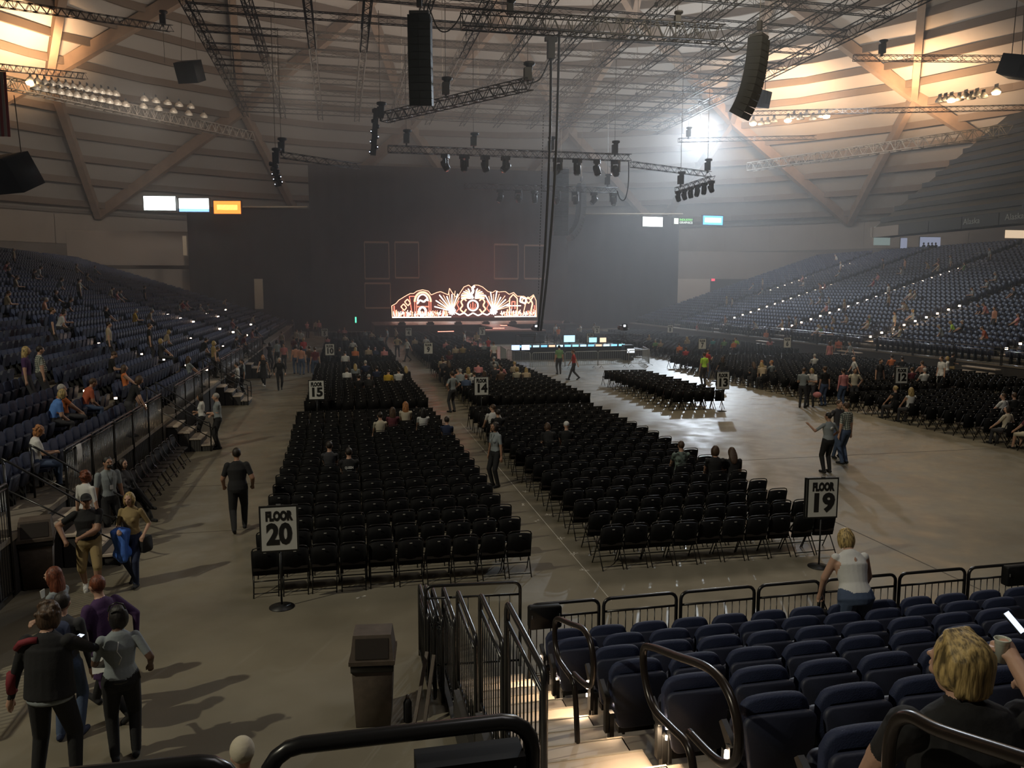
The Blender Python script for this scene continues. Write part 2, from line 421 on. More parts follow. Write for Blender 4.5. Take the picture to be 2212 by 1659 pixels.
# ================================================================ stadium seats
navy = mat('seat_navy_fabric', (.014, .022, .060), .75, bump=.25, bscale=90)
navy2 = mat('seat_navy_shell', (.016, .020, .040), .6, bump=.1, bscale=60)
bracket_m = mat('seat_bracket', (.012, .012, .012), .5)
def rounded(w0, w1, z0, z1, r, arch=0., n=4):
    """outline: width w0 at bottom, w1 at top"""
    pts = []
    def arc(cx, cz, a0, a1):
        for k in range(n+1):
            a = a0+(a1-a0)*k/n; pts.append((cx+r*math.cos(a), cz+r*math.sin(a)))
    arc(-w0/2+r, z0+r, math.pi, 1.5*math.pi); arc(w0/2-r, z0+r, 1.5*math.pi, 2*math.pi)
    arc(w1/2-r, z1-r, 0, .5*math.pi)
    if arch:
        m = 5
        for k in range(1, m): t = k/m; pts.append((w1/2-r-(w1-2*r)*t, z1+arch*math.sin(math.pi*t)))
    arc(-w1/2+r, z1-r, .5*math.pi, math.pi)
    return pts
def bevel_prism(q, poly, d, m, M, c, inset=.012):
    cxp = sum(p[0] for p in poly)/len(poly); czp = sum(p[1] for p in poly)/len(poly); n = len(poly)
    def ins(p):
        v = Vector((p[0]-cxp, p[1]-czp)); L = v.length; return (cxp+v.x*(1-inset/L), czp+v.y*(1-inset/L))
    pi = [ins(p) for p in poly]; vs = []
    for (pl, y) in ((pi, -d/2), (poly, -d/2+inset), (poly, d/2-inset), (pi, d/2)): vs += [M @ Vector((x, y, z))+Vector(c) for x, z in pl]
    fs = [tuple(range(n)), tuple(range(3*n, 4*n))[::-1]]
    for L in range(3):
        for i in range(n): fs.append((L*n+(i+1) % n, L*n+i, (L+1)*n+i, (L+1)*n+(i+1) % n))
    q.add(vs, fs, m, True); return q
tiltb = Matrix.Rotation(R(8), 3, 'X'); tilts = Matrix.Rotation(R(-4), 3, 'X')
SP = {}
def backline():
    pts = rounded(.40, .44, -.20, .20, .06)[:10]
    for k in range(15): t = 1-2*k/14; pts.append((.222*math.copysign(abs(t)**.8, t), .225-.03*t*t-.07*abs(t)**8))
    return pts
SP['backrest'] = bevel_prism(MB(), backline(), .06, navy, tiltb, (0, .06, .64))
SP['seat_shell'] = bevel_prism(MB(), rounded(.38, .452, -.24, .178, .055), .045, navy2, tilts, (.0, -.045, .60))
SP['seat_pan'] = bevel_prism(MB(), rounded(.34, .34, -.19, .14, .06), .06, navy2, Matrix.Rotation(R(-14), 3, 'X'), (0, .20, .50))
SP['support_bracket'] = MB().box((0, .05, .30), (.30, .08, .05), bracket_m).box((-.2, .05, .22), (.035, .06, .44), bracket_m).box((.2, .05, .22), (.035, .06, .44), bracket_m)
SP['armrest'] = MB().prism([(-.03, 0), (.06, 0), (.16, .10), (.13, .13), (-.02, .05)], .035, bracket_m, Matrix.Rotation(R(90), 3, 'Z'), (-.235, .05, .52)).box((-.235, .06, .40), (.03, .05, .26), bracket_m)
SPM = {k: q.mesh(k) for k, q in SP.items()}
seatfull_n = 0
def seat_full(loc, rz, label, group, arm=True):
    e = empty('stadium_seat', loc, rz, label, 'seat', group)
    for k, me in SPM.items():
        if k != 'armrest' or arm: link(k, me, e)
    return e
LOWS = MB(); pb = [(-.20, .40), (.20, .40), (.21, .76), (.14, .85), (-.14, .85), (-.21, .76)]
LOWS.prism(pb, .09, navy, tiltb, (0, .06, 0)).prism([(-.18, .34), (.18, .34), (.19, .60), (.13, .70), (-.13, .70), (-.19, .60)], .06, navy2, Matrix.Rotation(R(-10), 3, 'X'), (0, .14, .05)).box((0, .03, .2), (.05, .2, .4), bracket_m)
LSM = LOWS.mesh('stadium_seat')
LOWO = MB(); LOWO.prism(pb, .08, navy, tiltb, (0, -.12, 0)).box((0, .08, .42), (.42, .44, .06), navy2).box((0, -.03, .2), (.05, .2, .4), bracket_m)
LSO = LOWO.mesh('stadium_seat'); PANO = MB().box((0, .12, .42), (.40, .42, .06), navy2).mesh('seat_pan'); SEATOBJ = {}
NSP, NRZ = .50, .29
def nfloor(k): return .48+NRZ*k
def nyback(k): return 8.2-.85*k
nstart = [2.36, 2.24, 2.36, 2.21, 2.29, 1.90+.49, 2.35, 2.2]
for k in range(8):
    i = 0
    while True:
        x = nstart[k]+NSP*i; y = nyback(k)-.05
        if not inview(x, y, nfloor(k)+.85) and x > 3: break
        if i > 16: break
        seat_full((x, y, nfloor(k)), random.uniform(-.02, .02), 'navy seat of the near stand, %s row above the railing, %s from the aisle' % (ordi(k+1), ordi(i+1)), 'navy seats of the near stand')
        seatfull_n += 1; i += 1
aisY = [14.9, 26, 37, 48.5, 59.7, 71, 82]
raisY = [26, 37.5, 49, 60.5, 72.2, 81]
left = []; right = []
for k in range(26):
    x = LX-.2-RP*k; z = LZ+RP*SL*k; y = 8.0
    while y < 93:
        if all(abs(y-a) > .72 for a in aisY): left.append((x, y, z, -math.pi/2, k))
        y += .505
for k in range(30):
    x = RX+.2+RP*k; z = RZ+RP*SL*k; y = 15.0
    while y < 93:
        if all(abs(y-a) > .72 for a in raisY): right.append((x, y, z, math.pi/2, k))
        y += .505
left.sort(key=lambda c: (0 if inview(c[0], c[1], c[2]+.5) else 1, c[0]**2+c[1]**2+(c[2]-5)**2))
cnt = {}
nleft = 298-seatfull_n
for idx, (x, y, z, rz, k) in enumerate(left[:nleft]):
    sec = sum(1 for a in aisY if y > a); pos = int((y-([8.0]+aisY)[sec])/.505)+1
    lb = 'navy seat, left stand, %s row up, %s beyond the %s stair' % (ordi(k+1), ordi(pos), ordi(sec) if sec else 'nearest')
    if sec == 0: lb = 'navy seat, left stand, %s row up, %s from its near end' % (ordi(k+1), ordi(pos))
    if idx < 46: SEATOBJ[(round(x, 2), round(y, 2))] = seat_full((x, y, z), rz, lb, 'navy seats of the left stand', False)
    else: SEATOBJ[(round(x, 2), round(y, 2))] = tag(link('stadium_seat', LSM, None, (x, y, z), rz), lb, 'seat', 'navy seats of the left stand')
# ================================================================ near stand deck and stairs
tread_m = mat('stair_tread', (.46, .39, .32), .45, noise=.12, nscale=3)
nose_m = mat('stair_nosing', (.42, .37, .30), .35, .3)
q = MB()
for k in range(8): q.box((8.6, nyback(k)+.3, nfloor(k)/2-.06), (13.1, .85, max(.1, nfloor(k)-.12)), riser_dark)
near = tag(q.build('floor_near_stand', None), kind='structure')
for k in range(9):
    y1 = nyback(k)+.72; z = nfloor(k)
    if k < 8: MB().box((8.6, y1-.425, z-.03), (13.1, .86, .06), riser_m).build('deck_plank', None, near)
    xl = 1.27 if y1 > 4.9 else .62
    for h in range(2):
        zz = z+(.145 if h else 0); yc = y1-.21-.425*h
        w_ = 2.06-xl
        for pl in range(2):
            MB().box(((xl+2.06)/2, yc+.105-.213*pl, zz-.02), (w_, .205, .04), tread_m).build('tread_plank', None, near)
        MB().box(((xl+2.06)/2, yc+.213, zz-.012), (w_, .02, .035), nose_m).build('tread_nosing', None, near)
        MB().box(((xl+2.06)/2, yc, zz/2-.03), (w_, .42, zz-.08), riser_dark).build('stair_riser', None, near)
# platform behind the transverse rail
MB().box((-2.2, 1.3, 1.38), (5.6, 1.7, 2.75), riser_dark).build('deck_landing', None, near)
# ================================================================ railings
RT = .021
def rail_panel(name, a, b, ztop, zbot, label, group, nbal, ends=(True, True), rad=RT, cr=.09, mid=.16, lowbar=True):
    """tube panel between plan points a and b; a hoop with balusters"""
    a = Vector((a[0], a[1], 0)); b = Vector((b[0], b[1], 0)); d = (b-a).normalized(); up = Vector((0, 0, 1))
    e = empty(name, (a+b)/2+up*zbot, 0, label, 'railing', group); off = (a+b)/2+up*zbot
    def P(p): return p-off
    pts = []
    if ends[0]:
        pts += [a+up*zbot, a+up*(ztop-cr)]
        for k in range(1, 4): t = k*math.pi/8; pts.append(a+d*cr*(1-math.cos(t))+up*(ztop-cr+cr*math.sin(t)))
        pts.append(a+d*cr+up*ztop)
    else: pts.append(a+up*ztop)
    if ends[1]:
        pts.append(b-d*cr+up*ztop)
        for k in range(3, 0, -1): t = k*math.pi/8; pts.append(b-d*cr*(1-math.cos(t))+up*(ztop-cr+cr*math.sin(t)))
        pts += [b+up*(ztop-cr), b+up*zbot]
    else: pts.append(b+up*ztop)
    MB().tube([P(p) for p in pts], rad, 10, blackmet).build('frame_tube', None, e)
    zm = ztop-mid
    MB().tube([P(a+up*zm), P(b+up*zm)], rad*.72, 8, blackmet).build('mid_rail', None, e)
    if lowbar: MB().tube([P(a+up*(zbot+.08)), P(b+up*(zbot+.08))], rad*.72, 8, blackmet).build('bottom_rail', None, e)
    L = (b-a).length; bm = None
    for k in range(nbal):
        p = a+d*(L*(k+1)/(nbal+1))
        if bm is None: bm = MB().tube([(0, 0, 0), (0, 0, zm-zbot-.08)], .0065, 6, blackmet).mesh('baluster')
        link('baluster', bm, e, P(p+up*(zbot+.08)))
    return e
xs = [2.05, 2.96, 3.95, 4.99, 5.9, 7.0, 8.05, 9.1, 10.15]
for k in range(8):
    rail_panel('railing_panel', (xs[k]+.03, 8.72), (xs[k+1]-.03, 8.72), 1.43, .48, 'black tube railing panel along the near stand front, %s from the stairs' % ordi(k+1), 'railing panels along the front of the near stand', 9)
side = [(1.2, 4.62, 5.79, 2.71), (1.2, 5.94, 7.0, 2.31), (1.2, 7.28, 8.5, 1.77), (1.2, 8.77, 9.85, 1.31), (1.12, 9.3, 10.4, 1.10), (1.04, 9.45, 10.55, 1.08), (.97, 9.5, 10.66, 1.06)]
for k, (x, y0, y1, z) in enumerate(side):
    rail_panel('railing_panel', (x, y0), (x, y1), z, max(.02, z-1.15), 'black tube railing panel stepping down beside the stairs, %s from the top' % ordi(k+1), 'railing panels stepping down beside the stairs', 9, rad=.024)
    if k < 4: MB().box((x, (y0+y1)/2, max(.04, z-1.2)/2), (.08, y1-y0+.2, max(.04, z-1.25)), riser_dark).build('kick_board', None, near)
rail_panel('railing_panel', (.95, 9.6), (2.14, 9.5), 1.42, .3, 'black tube railing panel across the foot of the stairs', None, 8)
rail_panel('railing_panel', (-2.3, 2.12), (-.30, 2.06), 3.88, 2.77, 'thick black rail in front of the viewer, its left length', None, 12, (False, True), .023)
rb = rail_panel('railing_panel', (-.22, 2.06), (.50, 2.06), 3.90, 2.77, 'thick black rail in front of the viewer with a black box on it', None, 5, (True, True), .023)
MB().box((.0+.18, -.0, .985), (.30, .10, .13), black_m).build('sign_box', None, rb)
for s in (.06, .30): MB().box((s, -.052, 1.0), (.006, .006, .05), steel_m).build('clip', None, rb)
for (x0, x1, lb) in ((2.05, 2.44, 'black metal box hung on the railing beside the stairs'), (8.58, 9.0, 'black metal box hung on the railing at the right edge')):
    e = empty('equipment_box', ((x0+x1)/2, 8.70, 1.17), 0, lb, 'box', 'black boxes hung on the railing')
    bevel_prism(MB(), rounded(x1-x0, x1-x0, 0, .27, .03), .12, black_m, Matrix.Identity(3), (0, -.04, 0)).build('box_body', None, e)
    for s in (-1, 1): MB().box((s*((x1-x0)/2-.03), -.105, .16), (.01, .01, .04), steel_m).build('latch', None, e)
# aisle hand rails (loops), measured in the plane x = 1.7
def smooth_path(p, n=5):
    out = []; P = [Vector(a) for a in p]
    for i in range(len(P)-1):
        p0 = P[max(i-1, 0)]; p1 = P[i]; p2 = P[i+1]; p3 = P[min(i+2, len(P)-1)]
        for k in range(n):
            t = k/n; out.append(.5*((2*p1)+(p2-p0)*t+(2*p0-5*p1+4*p2-p3)*t*t+(3*p1-p0-3*p2+p3)*t**3))
    return out+[P[-1]]
rail_brown = mat('handrail_worn_black', (.022, .016, .013), .28, .2)
L2 = [(5.49, 1.42), (5.55, 1.75), (5.6, 1.98), (5.68, 2.07), (5.88, 2.06), (6.08, 2.06), (6.2, 2.16), (6.2, 2.32), (6.08, 2.40), (5.75, 2.50), (5.42, 2.60), (5.24, 2.58), (5.16, 2.45), (5.2, 2.28), (5.36, 2.2), (5.64, 2.14)]
def loop(pts, x, label, foot):
    e = empty('stair_handrail', (x, pts[0][0], pts[0][1]), 0, label, 'handrail', 'loop handrails in the middle of the stairs')
    MB().tube(smooth_path([(0, y-pts[0][0], z-pts[0][1]) for y, z in pts]), .022, 12, rail_brown).build('rail_tube', None, e)
    if foot:
        MB().box((0, 0, .02), (.13, .13, .03), steel_m).build('base_plate', None, e)
        MB().box((0, 0, .09), (.07, .07, .13), bracket_m).build('post_sleeve', None, e)
    return e
loop(L2, 1.7, 'looped black handrail on the stairs, the one lower down', True)
dY, dZ = -1.98, .68
L1 = [(3.42, 2.10), (3.48, 2.45), (3.52, 2.66), (3.60, 2.76), (3.8, 2.74), (4.06, 2.72), (4.2, 2.84), (4.22, 2.99), (4.1, 3.06), (3.75, 3.17), (3.38, 3.28), (3.18, 3.26), (3.08, 3.14), (3.1, 2.98), (3.26, 2.88), (3.58, 2.84)]
loop(L1, 1.7, 'looped black handrail on the stairs, beside the front seats nearer the viewer', True)
L3 = [(a+dY+.62, b+dZ-.0) for a, b in L1]
L3 = [(2.05, 2.75), (2.12, 3.2), (2.17, 3.5), (2.16, 3.66), (2.09, 3.74), (1.95, 3.77), (1.66, 3.86), (1.3, 3.97), (1.1, 3.9), (1.08, 3.7), (1.5, 3.5)]
loop(L3, 1.75, 'black handrail in the bottom right corner, in front of the seated blond man', False)
# step lights at the row ends
lamp_m = emis('step_lamp', (1.0, .76, .55), 22)
for k, (u, v) in enumerate(((1158, 1440), (1213, 1452), (1269, 1483), (1341, 1517), (1441, 1569), (1568, 1640))):
    p = atx(u, v, 2.1) if k else Vector((2.1, 8.3, .95))
    e = empty('step_lamp', p, 0, 'small warm step lamp at the aisle end of the %s seat row from the railing' % ordi(k+1), 'lamp', 'step lamps down the near stairs')
    MB().lathe([(.010, 0), (.012, .03), (.009, .075)], (0, 0, -.02), 8, lamp_m).build('lamp_tube', None, e)
    MB().lathe([(.007, 0), (.008, .03)], (-.012, -.02, -.085), 8, lamp_m).build('lamp_tube', None, e)
    MB().box((.02, 0, -.09), (.02, .05, .34), bracket_m).build('mounting', None, e)
    l = light('step_light', 'SPOT', p+Vector((-.07, -.02, .02)), 26, (1, .72, .45), .02, p+Vector((-.16, .04, -.5)), 120, .8)
# ================================================================ floor signs
sign_w = mat('sign_white', (.62, .62, .58), .6); sign_k = mat('sign_black', (.012, .012, .012), .5)
def text_mesh(s, size, xs_=1., m=None, off=.0, ext=.002, align='CENTER'):
    c = bpy.data.curves.new('t', 'FONT'); c.body = s; c.size = size; c.align_x = align; c.align_y = 'CENTER'; c.offset = off; c.extrude = ext; c.resolution_u = 3
    o = bpy.data.objects.new('t', c); C.objects.link(o); bpy.context.view_layer.update()
    me = bpy.data.meshes.new_from_object(o.evaluated_get(bpy.context.evaluated_depsgraph_get())); bpy.data.objects.remove(o)
    if m: me.materials.clear(); me.materials.append(m)
    me.transform(Matrix.Rotation(R(90), 4, 'X') @ Matrix.Diagonal((xs_, 1, 1, 1))); me.name = 'lettering'
    return me
FLM = text_mesh('FLOOR', .20, .68, sign_k, .014)
def tmw(me, w):  # fit a text mesh to a width
    xs_ = [v.co.x for v in me.vertices]; f = w/(max(xs_)-min(xs_)); me.transform(Matrix.Diagonal((f, 1, 1, 1))); return me
tmw(FLM, .42)
FRM = MB().box((0, 0, 0), (.60, .03, .76), sign_k).mesh('frame'); FCM = MB().box((0, -.014, 0), (.545, .008, .70), sign_w).mesh('sign_face')
POLM = MB().tube([(0, .01, .02), (0, .01, .96)], .016, 8, sign_k).mesh('pole'); BSM = MB().lathe([(.20, 0), (.20, .012), (.04, .03), (.02, .05)], (0, .01, 0), 24, sign_k).mesh('base')
CLM = MB().box((0, -.005, .39), (.07, .02, .025), steel_m).mesh('clip')
SG = [('20', -1.05, 12.87, 0), ('15', -.98, 31.0, 0), ('10', -.75, 52.0, 0), ('5', -1.46, 73.0, 0), ('14', 5.38, 30.9, 0), ('9', 5.53, 51.9, 0), ('4', 5.96, 72.6, 0), ('3', 12.7, 72.4, 0), ('2', 23.9, 72.8, 0), ('8', 19.3, 60.5, 0), ('7', 24.85, 52.0, 0), ('6', 31.46, 52.0, 0), ('13', 15.65, 30.7, 0), ('12', 24.39, 30.9, 1), ('19', 8.55, 12.75, 1), ('1', 31.37, 72.8, 0)]
SGW = {'20': 'largest one at the near left chair block', '15': 'second along the left aisle', '10': 'third along the left aisle', '5': 'farthest along the left aisle', '14': 'above the grey-shirted person in the centre aisle', '9': 'beyond the one above the centre aisle', '4': 'far off, left of the screen middle', '3': 'far off, under the screen middle', '2': 'small, just behind the mixing desk', '8': 'beside the camera platform', '7': 'behind the person in red', '6': 'in front of the right stand rail', '13': 'over the small separate chair block', '12': 'over the chairs at the right', '19': 'large one at the near right chair block', '1': 'smallest, far right of the mixing desk'}
for t, x, y, dbl in SG:
    rz = -.10 if t in ('19', '12') else 0.0
    e = empty('floor_sign', (x, y, 0), rz, 'white sign board reading FLOOR %s, %s' % (t, SGW[t]), 'sign', 'floor section signs')
    link('pole', POLM, e); link('base', BSM, e)
    fr = link('frame', FRM, e, (0, 0, 1.31)); link('sign_face', FCM, fr); link('lettering', FLM, fr, (0, -.020, .205)); link('clip', CLM, fr)
    nm = text_mesh(t, .46, 1, sign_k, .022); tmw(nm, .40 if len(t) == 2 else .20); link('lettering', nm, fr, (0, -.020, -.10))
    if dbl:
        f2 = link('frame', FRM, e, (-.03, .05, 1.31), .07); link('sign_face', FCM, f2)
# ================================================================ litter bins
bin_m = mat('bin_brown_plastic', (.085, .065, .05), .6, noise=.2, nscale=8, bump=.2, bscale=30); bag_m = mat('bin_liner', (.01, .01, .01), .3)
def litter_bin(loc, rz, label, cap=True, s=1.):
    e = empty('litter_bin', loc, rz, label, 'bin'); e.scale = (s, s, s)
    bevel_prism(MB(), [(-.20, 0), (.20, 0), (.24, .78), (-.24, .78)], .46, bin_m, Matrix.Identity(3), (0, 0, 0)).build('body', None, e)
    bevel_prism(MB(), [(-.245, .68), (.245, .68), (.25, .79), (-.25, .79)], .50, bag_m, Matrix.Identity(3), (0, 0, 0)).build('liner', None, e)
    MB().box((0, 0, .80), (.53, .53, .05), bin_m).build('rim', None, e)
    if cap:
        q = MB(); vs = [(x, y, .82) for x, y in ((-.25, -.25), (.25, -.25), (.25, .25), (-.25, .25))]+[(x, y, z) for x, y, z in ((-.22, -.16, 1.10), (.22, -.16, 1.10), (.22, .16, 1.10), (-.22, .16, 1.10))]
        q.add(vs, [(3, 2, 1, 0), (4, 5, 6, 7), (0, 1, 5, 4), (1, 2, 6, 5), (2, 3, 7, 6), (3, 0, 4, 7)], bin_m).build('lid', None, e)
        M = Matrix.Rotation(math.atan2(.09, .28), 3, 'X')
        MB().box((0, -.208, .955), (.38, .012, .23), mat('bin_flap', (.03, .024, .02), .5), mtx=Matrix.Rotation(-math.atan2(.09, .28), 3, 'X')).build('flap', None, e)
    return e
litter_bin((.28, 9.18, 0), -.12, 'tall brown litter bin standing left of the stair railings')
litter_bin((-5.25, 14.8, 0), .25, 'large brown litter bin at the foot of the first left stairs', s=1.08)
litter_bin((-5.3, 40.2, 0), 0, 'litter bin beside the left stand, behind the two staff in grey shirts')
e = empty('bottle', (.66, 9.0, 0), 0, 'small dark bottle standing beside the tall litter bin', 'bottle')
MB().lathe([(.045, 0), (.05, .02), (.05, .24), (.025, .29)], (0, 0, 0), 12, black_m).build('body', None, e); MB().lathe([(.02, .28), (.02, .33)], (0, 0, 0), 10, bin_m).build('cap', None, e)
# folded barrier parts leaning by the railing
for k, (a, b) in enumerate((((.70, 8.75, .02), (.92, 9.2, .75)), ((.80, 8.6, .02), (.98, 9.0, .8)))):
    MB().beam(a, b, .04, .03, bin_m).build('timber_bar', None); tag(bpy.data.objects[-1] if False else C.objects[-1], 'worn brown bar leaning on the stair railing, %s one' % ('taller' if k else 'shorter'), 'bar', 'bars leaning on the stair railing')
# ================================================================ rigging
def lacing(q, a, b, up, h, w, bays, r, m):
    a = Vector(a); b = Vector(b); d = (b-a); L = d.length; d.normalize(); up = Vector(up); sd = d.cross(up).normalized()
    c = [a+up*(i*h/2)+sd*(j*w/2) for i, j in ((-1, -1), (-1, 1), (1, 1), (1, -1))]
    st = L/bays
    for k in range(bays):
        for f in range(4):
            p, s = c[f], c[(f+1) % 4]
            if k % 2: p, s = s, p
            q.beam(p+d*st*k, s+d*st*(k+1), r*1.3, r*1.3, m)
        if k % 4 == 0:
            for f in range(4): q.beam(c[f]+d*st*k, c[(f+1) % 4]+d*st*k, r*1.3, r*1.3, m)
    return c, d, L
def truss(name, a, b, h, w, label, group=None, bays=None, r=.025, m=None, rl=None):
    m = m or truss_m; a = Vector(a); b = Vector(b); mid = (a+b)/2
    e = empty(name, mid, 0, label, 'truss', group); q = MB()
    L = (b-a).length; bays = bays or max(4, int(L/(h*1.0)))
    up = Vector((0, 0, 1)); dd = (b-a).normalized(); sd = dd.cross(up).normalized(); up = sd.cross(dd)
    c, d, L = lacing(q, a-mid, b-mid, up, h, w, bays, rl or r*.8, m)
    for p in c: MB().tube([p, p+d*L], r, 6, m).build('chord', None, e)
    tag(q.build('lacing', None, e), kind='stuff')
    return e
hang = []
motor_m = mat('hoist_black', (.02, .02, .022), .5); chain_m = mat('chain_steel', (.22, .19, .15), .6, .2)
def hoist(p, ztop=24.0, label=None, bag=True):
    """chain hoist standing on a truss with its chain up to the grid"""
    p = Vector(p); K_ = 1.7 if p.y > 45 else 1.2; e = empty('chain_hoist', p, 0, label, 'hoist', 'chain hoists above the trusses'); e.scale = (K_, K_, K_); ztop = p.z+(ztop-p.z)/K_
    MB().box((0, 0, .35), (.26, .22, .42), motor_m).box((0, 0, .08), (.07, .07, .16), motor_m).build('motor', None, e)
    MB().lathe([(.07, .30), (.10, .34), (.12, .62), (.20, .66), (.20, .74)], (.05, 0, 0), 10, motor_m).build('chain_bag', None, e)
    MB().tube([(0, 0, .55), (0, 0, ztop-p.z)], .012, 4, chain_m).build('chain', None, e)
    return e
GZ = 24.3
gm = mat('grid_steel', (.045, .040, .034), .7, spec=.2)
for k in range(13):
    x = -9.6+3.96*k; nm = ordi(k+1)
    truss('grid_truss', (x, 40, GZ), (x, 94, GZ), .85, .5, 'long steel roof grid truss running toward the stage, %s from the left' % nm, 'roof grid trusses running toward the stage', 56, .045, gm, .020)
for k in range(11):
    y = 47.5+4.6*k
    truss('cross_truss', (-10, y, GZ+.3), (38.4, y, GZ+.2), .5, .3, 'steel cross truss of the roof grid, %s row counted toward the stage' % ordi(k+1), 'cross trusses of the roof grid', 56, .035, gm, .014)
# thin hangers from dome to grid
for k in range(26):
    x = -9.6+3.96*(k % 13); y = 52+30*(k//13)+3*math.sin(k); z1 = dz(min(79, math.hypot(x-cx0, y-cy0)))-.5
    e = empty('grid_hanger', (x, y, GZ+.5), 0, 'thin steel hanger rod holding grid truss %s of the %s line' % (ordi(k % 13+1), 'near' if k < 13 else 'far'), 'hanger', 'hanger rods above the roof grid')
    MB().tube([(0, 0, 0), (0, 0, z1-GZ-.5)], .03, 5, chain_m).build('rod', None, e); MB().box((0, 0, .1), (.2, .2, .25), gm).build('shackle', None, e)
# show trusses
truss('show_truss', aty(997, 42, 42), aty(1560, 75, 42), .82, .76, 'large black box truss hanging across the top of the arena', None, 40, .036)
truss('show_truss', (3.3, 57.8, 17), (11.1, 46.7, 17), .62, .55, 'black box truss hanging at a slant above the middle of the floor', None, 30, .032)
truss('show_truss', (3.94, 65, 16.1), (24.1, 65, 16.1), .52, .5, 'long black truss with moving lights in front of the stage', None, 44, .028)
truss('show_truss', (12.0, 78, 15.05), (27.6, 78, 15.05), .5, .5, 'shorter black truss with moving lights behind the long one', None, 32, .028)
truss('show_truss', (24.3, 65.2, 15.6), (33.4, 69.3, 15.6), .45, .4, 'thin truss running right from the long light truss', None, 20, .024)
truss('show_truss', (-4.0, 62.7, 15), (1.7, 67.2, 15), .42, .4, 'thin truss hanging above the left edge of the stage curtain', None, 14, .024)
truss('show_truss', (28.05, 64.4, 13.5), (27.83, 57.2, 13.5), .35, .35, 'short truss carrying six lamps at the right', None, 14, .022)
truss('show_truss', aty(1843, 125, 60), aty(2230, 128, 54.5), .45, .4, 'thin truss crossing the bright ceiling at the top right', None, 26, .025)
truss('show_truss', aty(1618, 245, 74), aty(2230, 232, 59), .42, .4, 'thin truss below the row of lit lamps at the right', None, 44, .024)
truss('show_truss', aty(1466, 303, 85), aty(1762, 297, 85), .42, .4, 'small pale truss in front of the white flood light', None, 22, .024)
truss('show_truss', aty(-30, 2, 58), aty(370, 62, 75), .5, .4, 'thin truss crossing the lit ceiling at the top left corner', None, 40, .026)
truss('show_truss', aty(-20, 143, 72), aty(185, 165, 80), .5, .4, 'thin truss above the left row of round lamps', None, 30, .024)
n = 0
for (u, v, Y, t) in ((963, 212, 52, 'the middle of the slanted truss'), (1140, 183, 47, 'the high end of the slanted truss'), (822, 262, 57.5, 'the low end of the slanted truss'), (1023, 322, 65, 'the long light truss, left of its middle'), (878, 316, 65, 'the left end of the long light truss'),
                     (1190, 330, 65, 'the middle of the long light truss'), (1328, 338, 65, 'the right end of the long light truss'), (1312, 404, 78, 'the right end of the second light truss'), (1487, 300, 85, 'the small pale truss'), (1905, 122, 59, 'the truss at the top right'),
                     (1102, 38, 42, 'the left part of the large box truss'), (1463, 62, 42, 'the right part of the large box truss'), (352, 58, 74, 'the truss at the top left'), (608, 336, 62.7, 'the thin truss at the left of the curtain'),
                     (1528, 374, 69.2, 'the far end of the thin right truss'), (1470, 404, 64.3, 'the left end of the six lamp truss'), (596, 360, 60, 'the small lamp cluster at the left')):
    hoist(aty(u, v, Y), 24, 'black chain hoist with its bag on '+t); n += 1
# moving lights under the trusses
lens_m = mat('lamp_lens', (.25, .27, .30), .1)
def mover_proto():
    P = {'base': MB().box((0, 0, -.08), (.34, .30, .16), motor_m), 'yoke': MB().box((-.17, 0, -.32), (.05, .14, .38), motor_m).box((.17, 0, -.32), (.05, .14, .38), motor_m),
         'head': MB().lathe([(.08, -.22), (.15, -.18), (.16, .12), (.13, .22)], (0, 0, -.46), 12, motor_m), 'lens': MB().lathe([(.001, -.235), (.11, -.235), (.11, -.21)], (0, 0, -.46), 12, lens_m)}
    return {k: q.mesh(k) for k, q in P.items()}
MV = mover_proto()
def mover(p, rz, tilt, label, group, s=1.):
    e = empty('moving_light', p, rz, label, 'stage light', group); e.scale = (s, s, s)
    link('base', MV['base'], e); link('yoke', MV['yoke'], e); h = link('head', MV['head'], e)
    M = Matrix.Translation((0, 0, -.46)) @ Matrix.Rotation(tilt, 4, 'X') @ Matrix.Translation((0, 0, .46))
    h.matrix_basis = M; l = link('lens', MV['lens'], h)
for k, u in enumerate((962, 1003, 1048, 1092, 1205, 1247, 1290, 1330)):
    p = aty(u, 335, 65); mover((p.x, 65, 15.85), random.random()*3, random.uniform(-.9, .9), 'black moving light, %s from the left under the long light truss' % ordi(k+1), 'moving lights under the long light truss', 1.9)
for k, u in enumerate((1080, 1120, 1155, 1203, 1243, 1283, 1325)):
    p = aty(u, 415, 78); mover((p.x, 78, 14.8), random.random()*3, random.uniform(-.9, .9), 'black moving light, %s from the left under the second light truss' % ordi(k+1), 'moving lights under the second light truss', 1.8)
for k in range(6):
    mover((28.02-.035*k, 64.0-1.3*k, 13.35), 1.57, random.uniform(-.6, .6), 'black moving light under the short right truss, %s from its far end' % ordi(k+1), 'moving lights under the short right truss', 1.3)
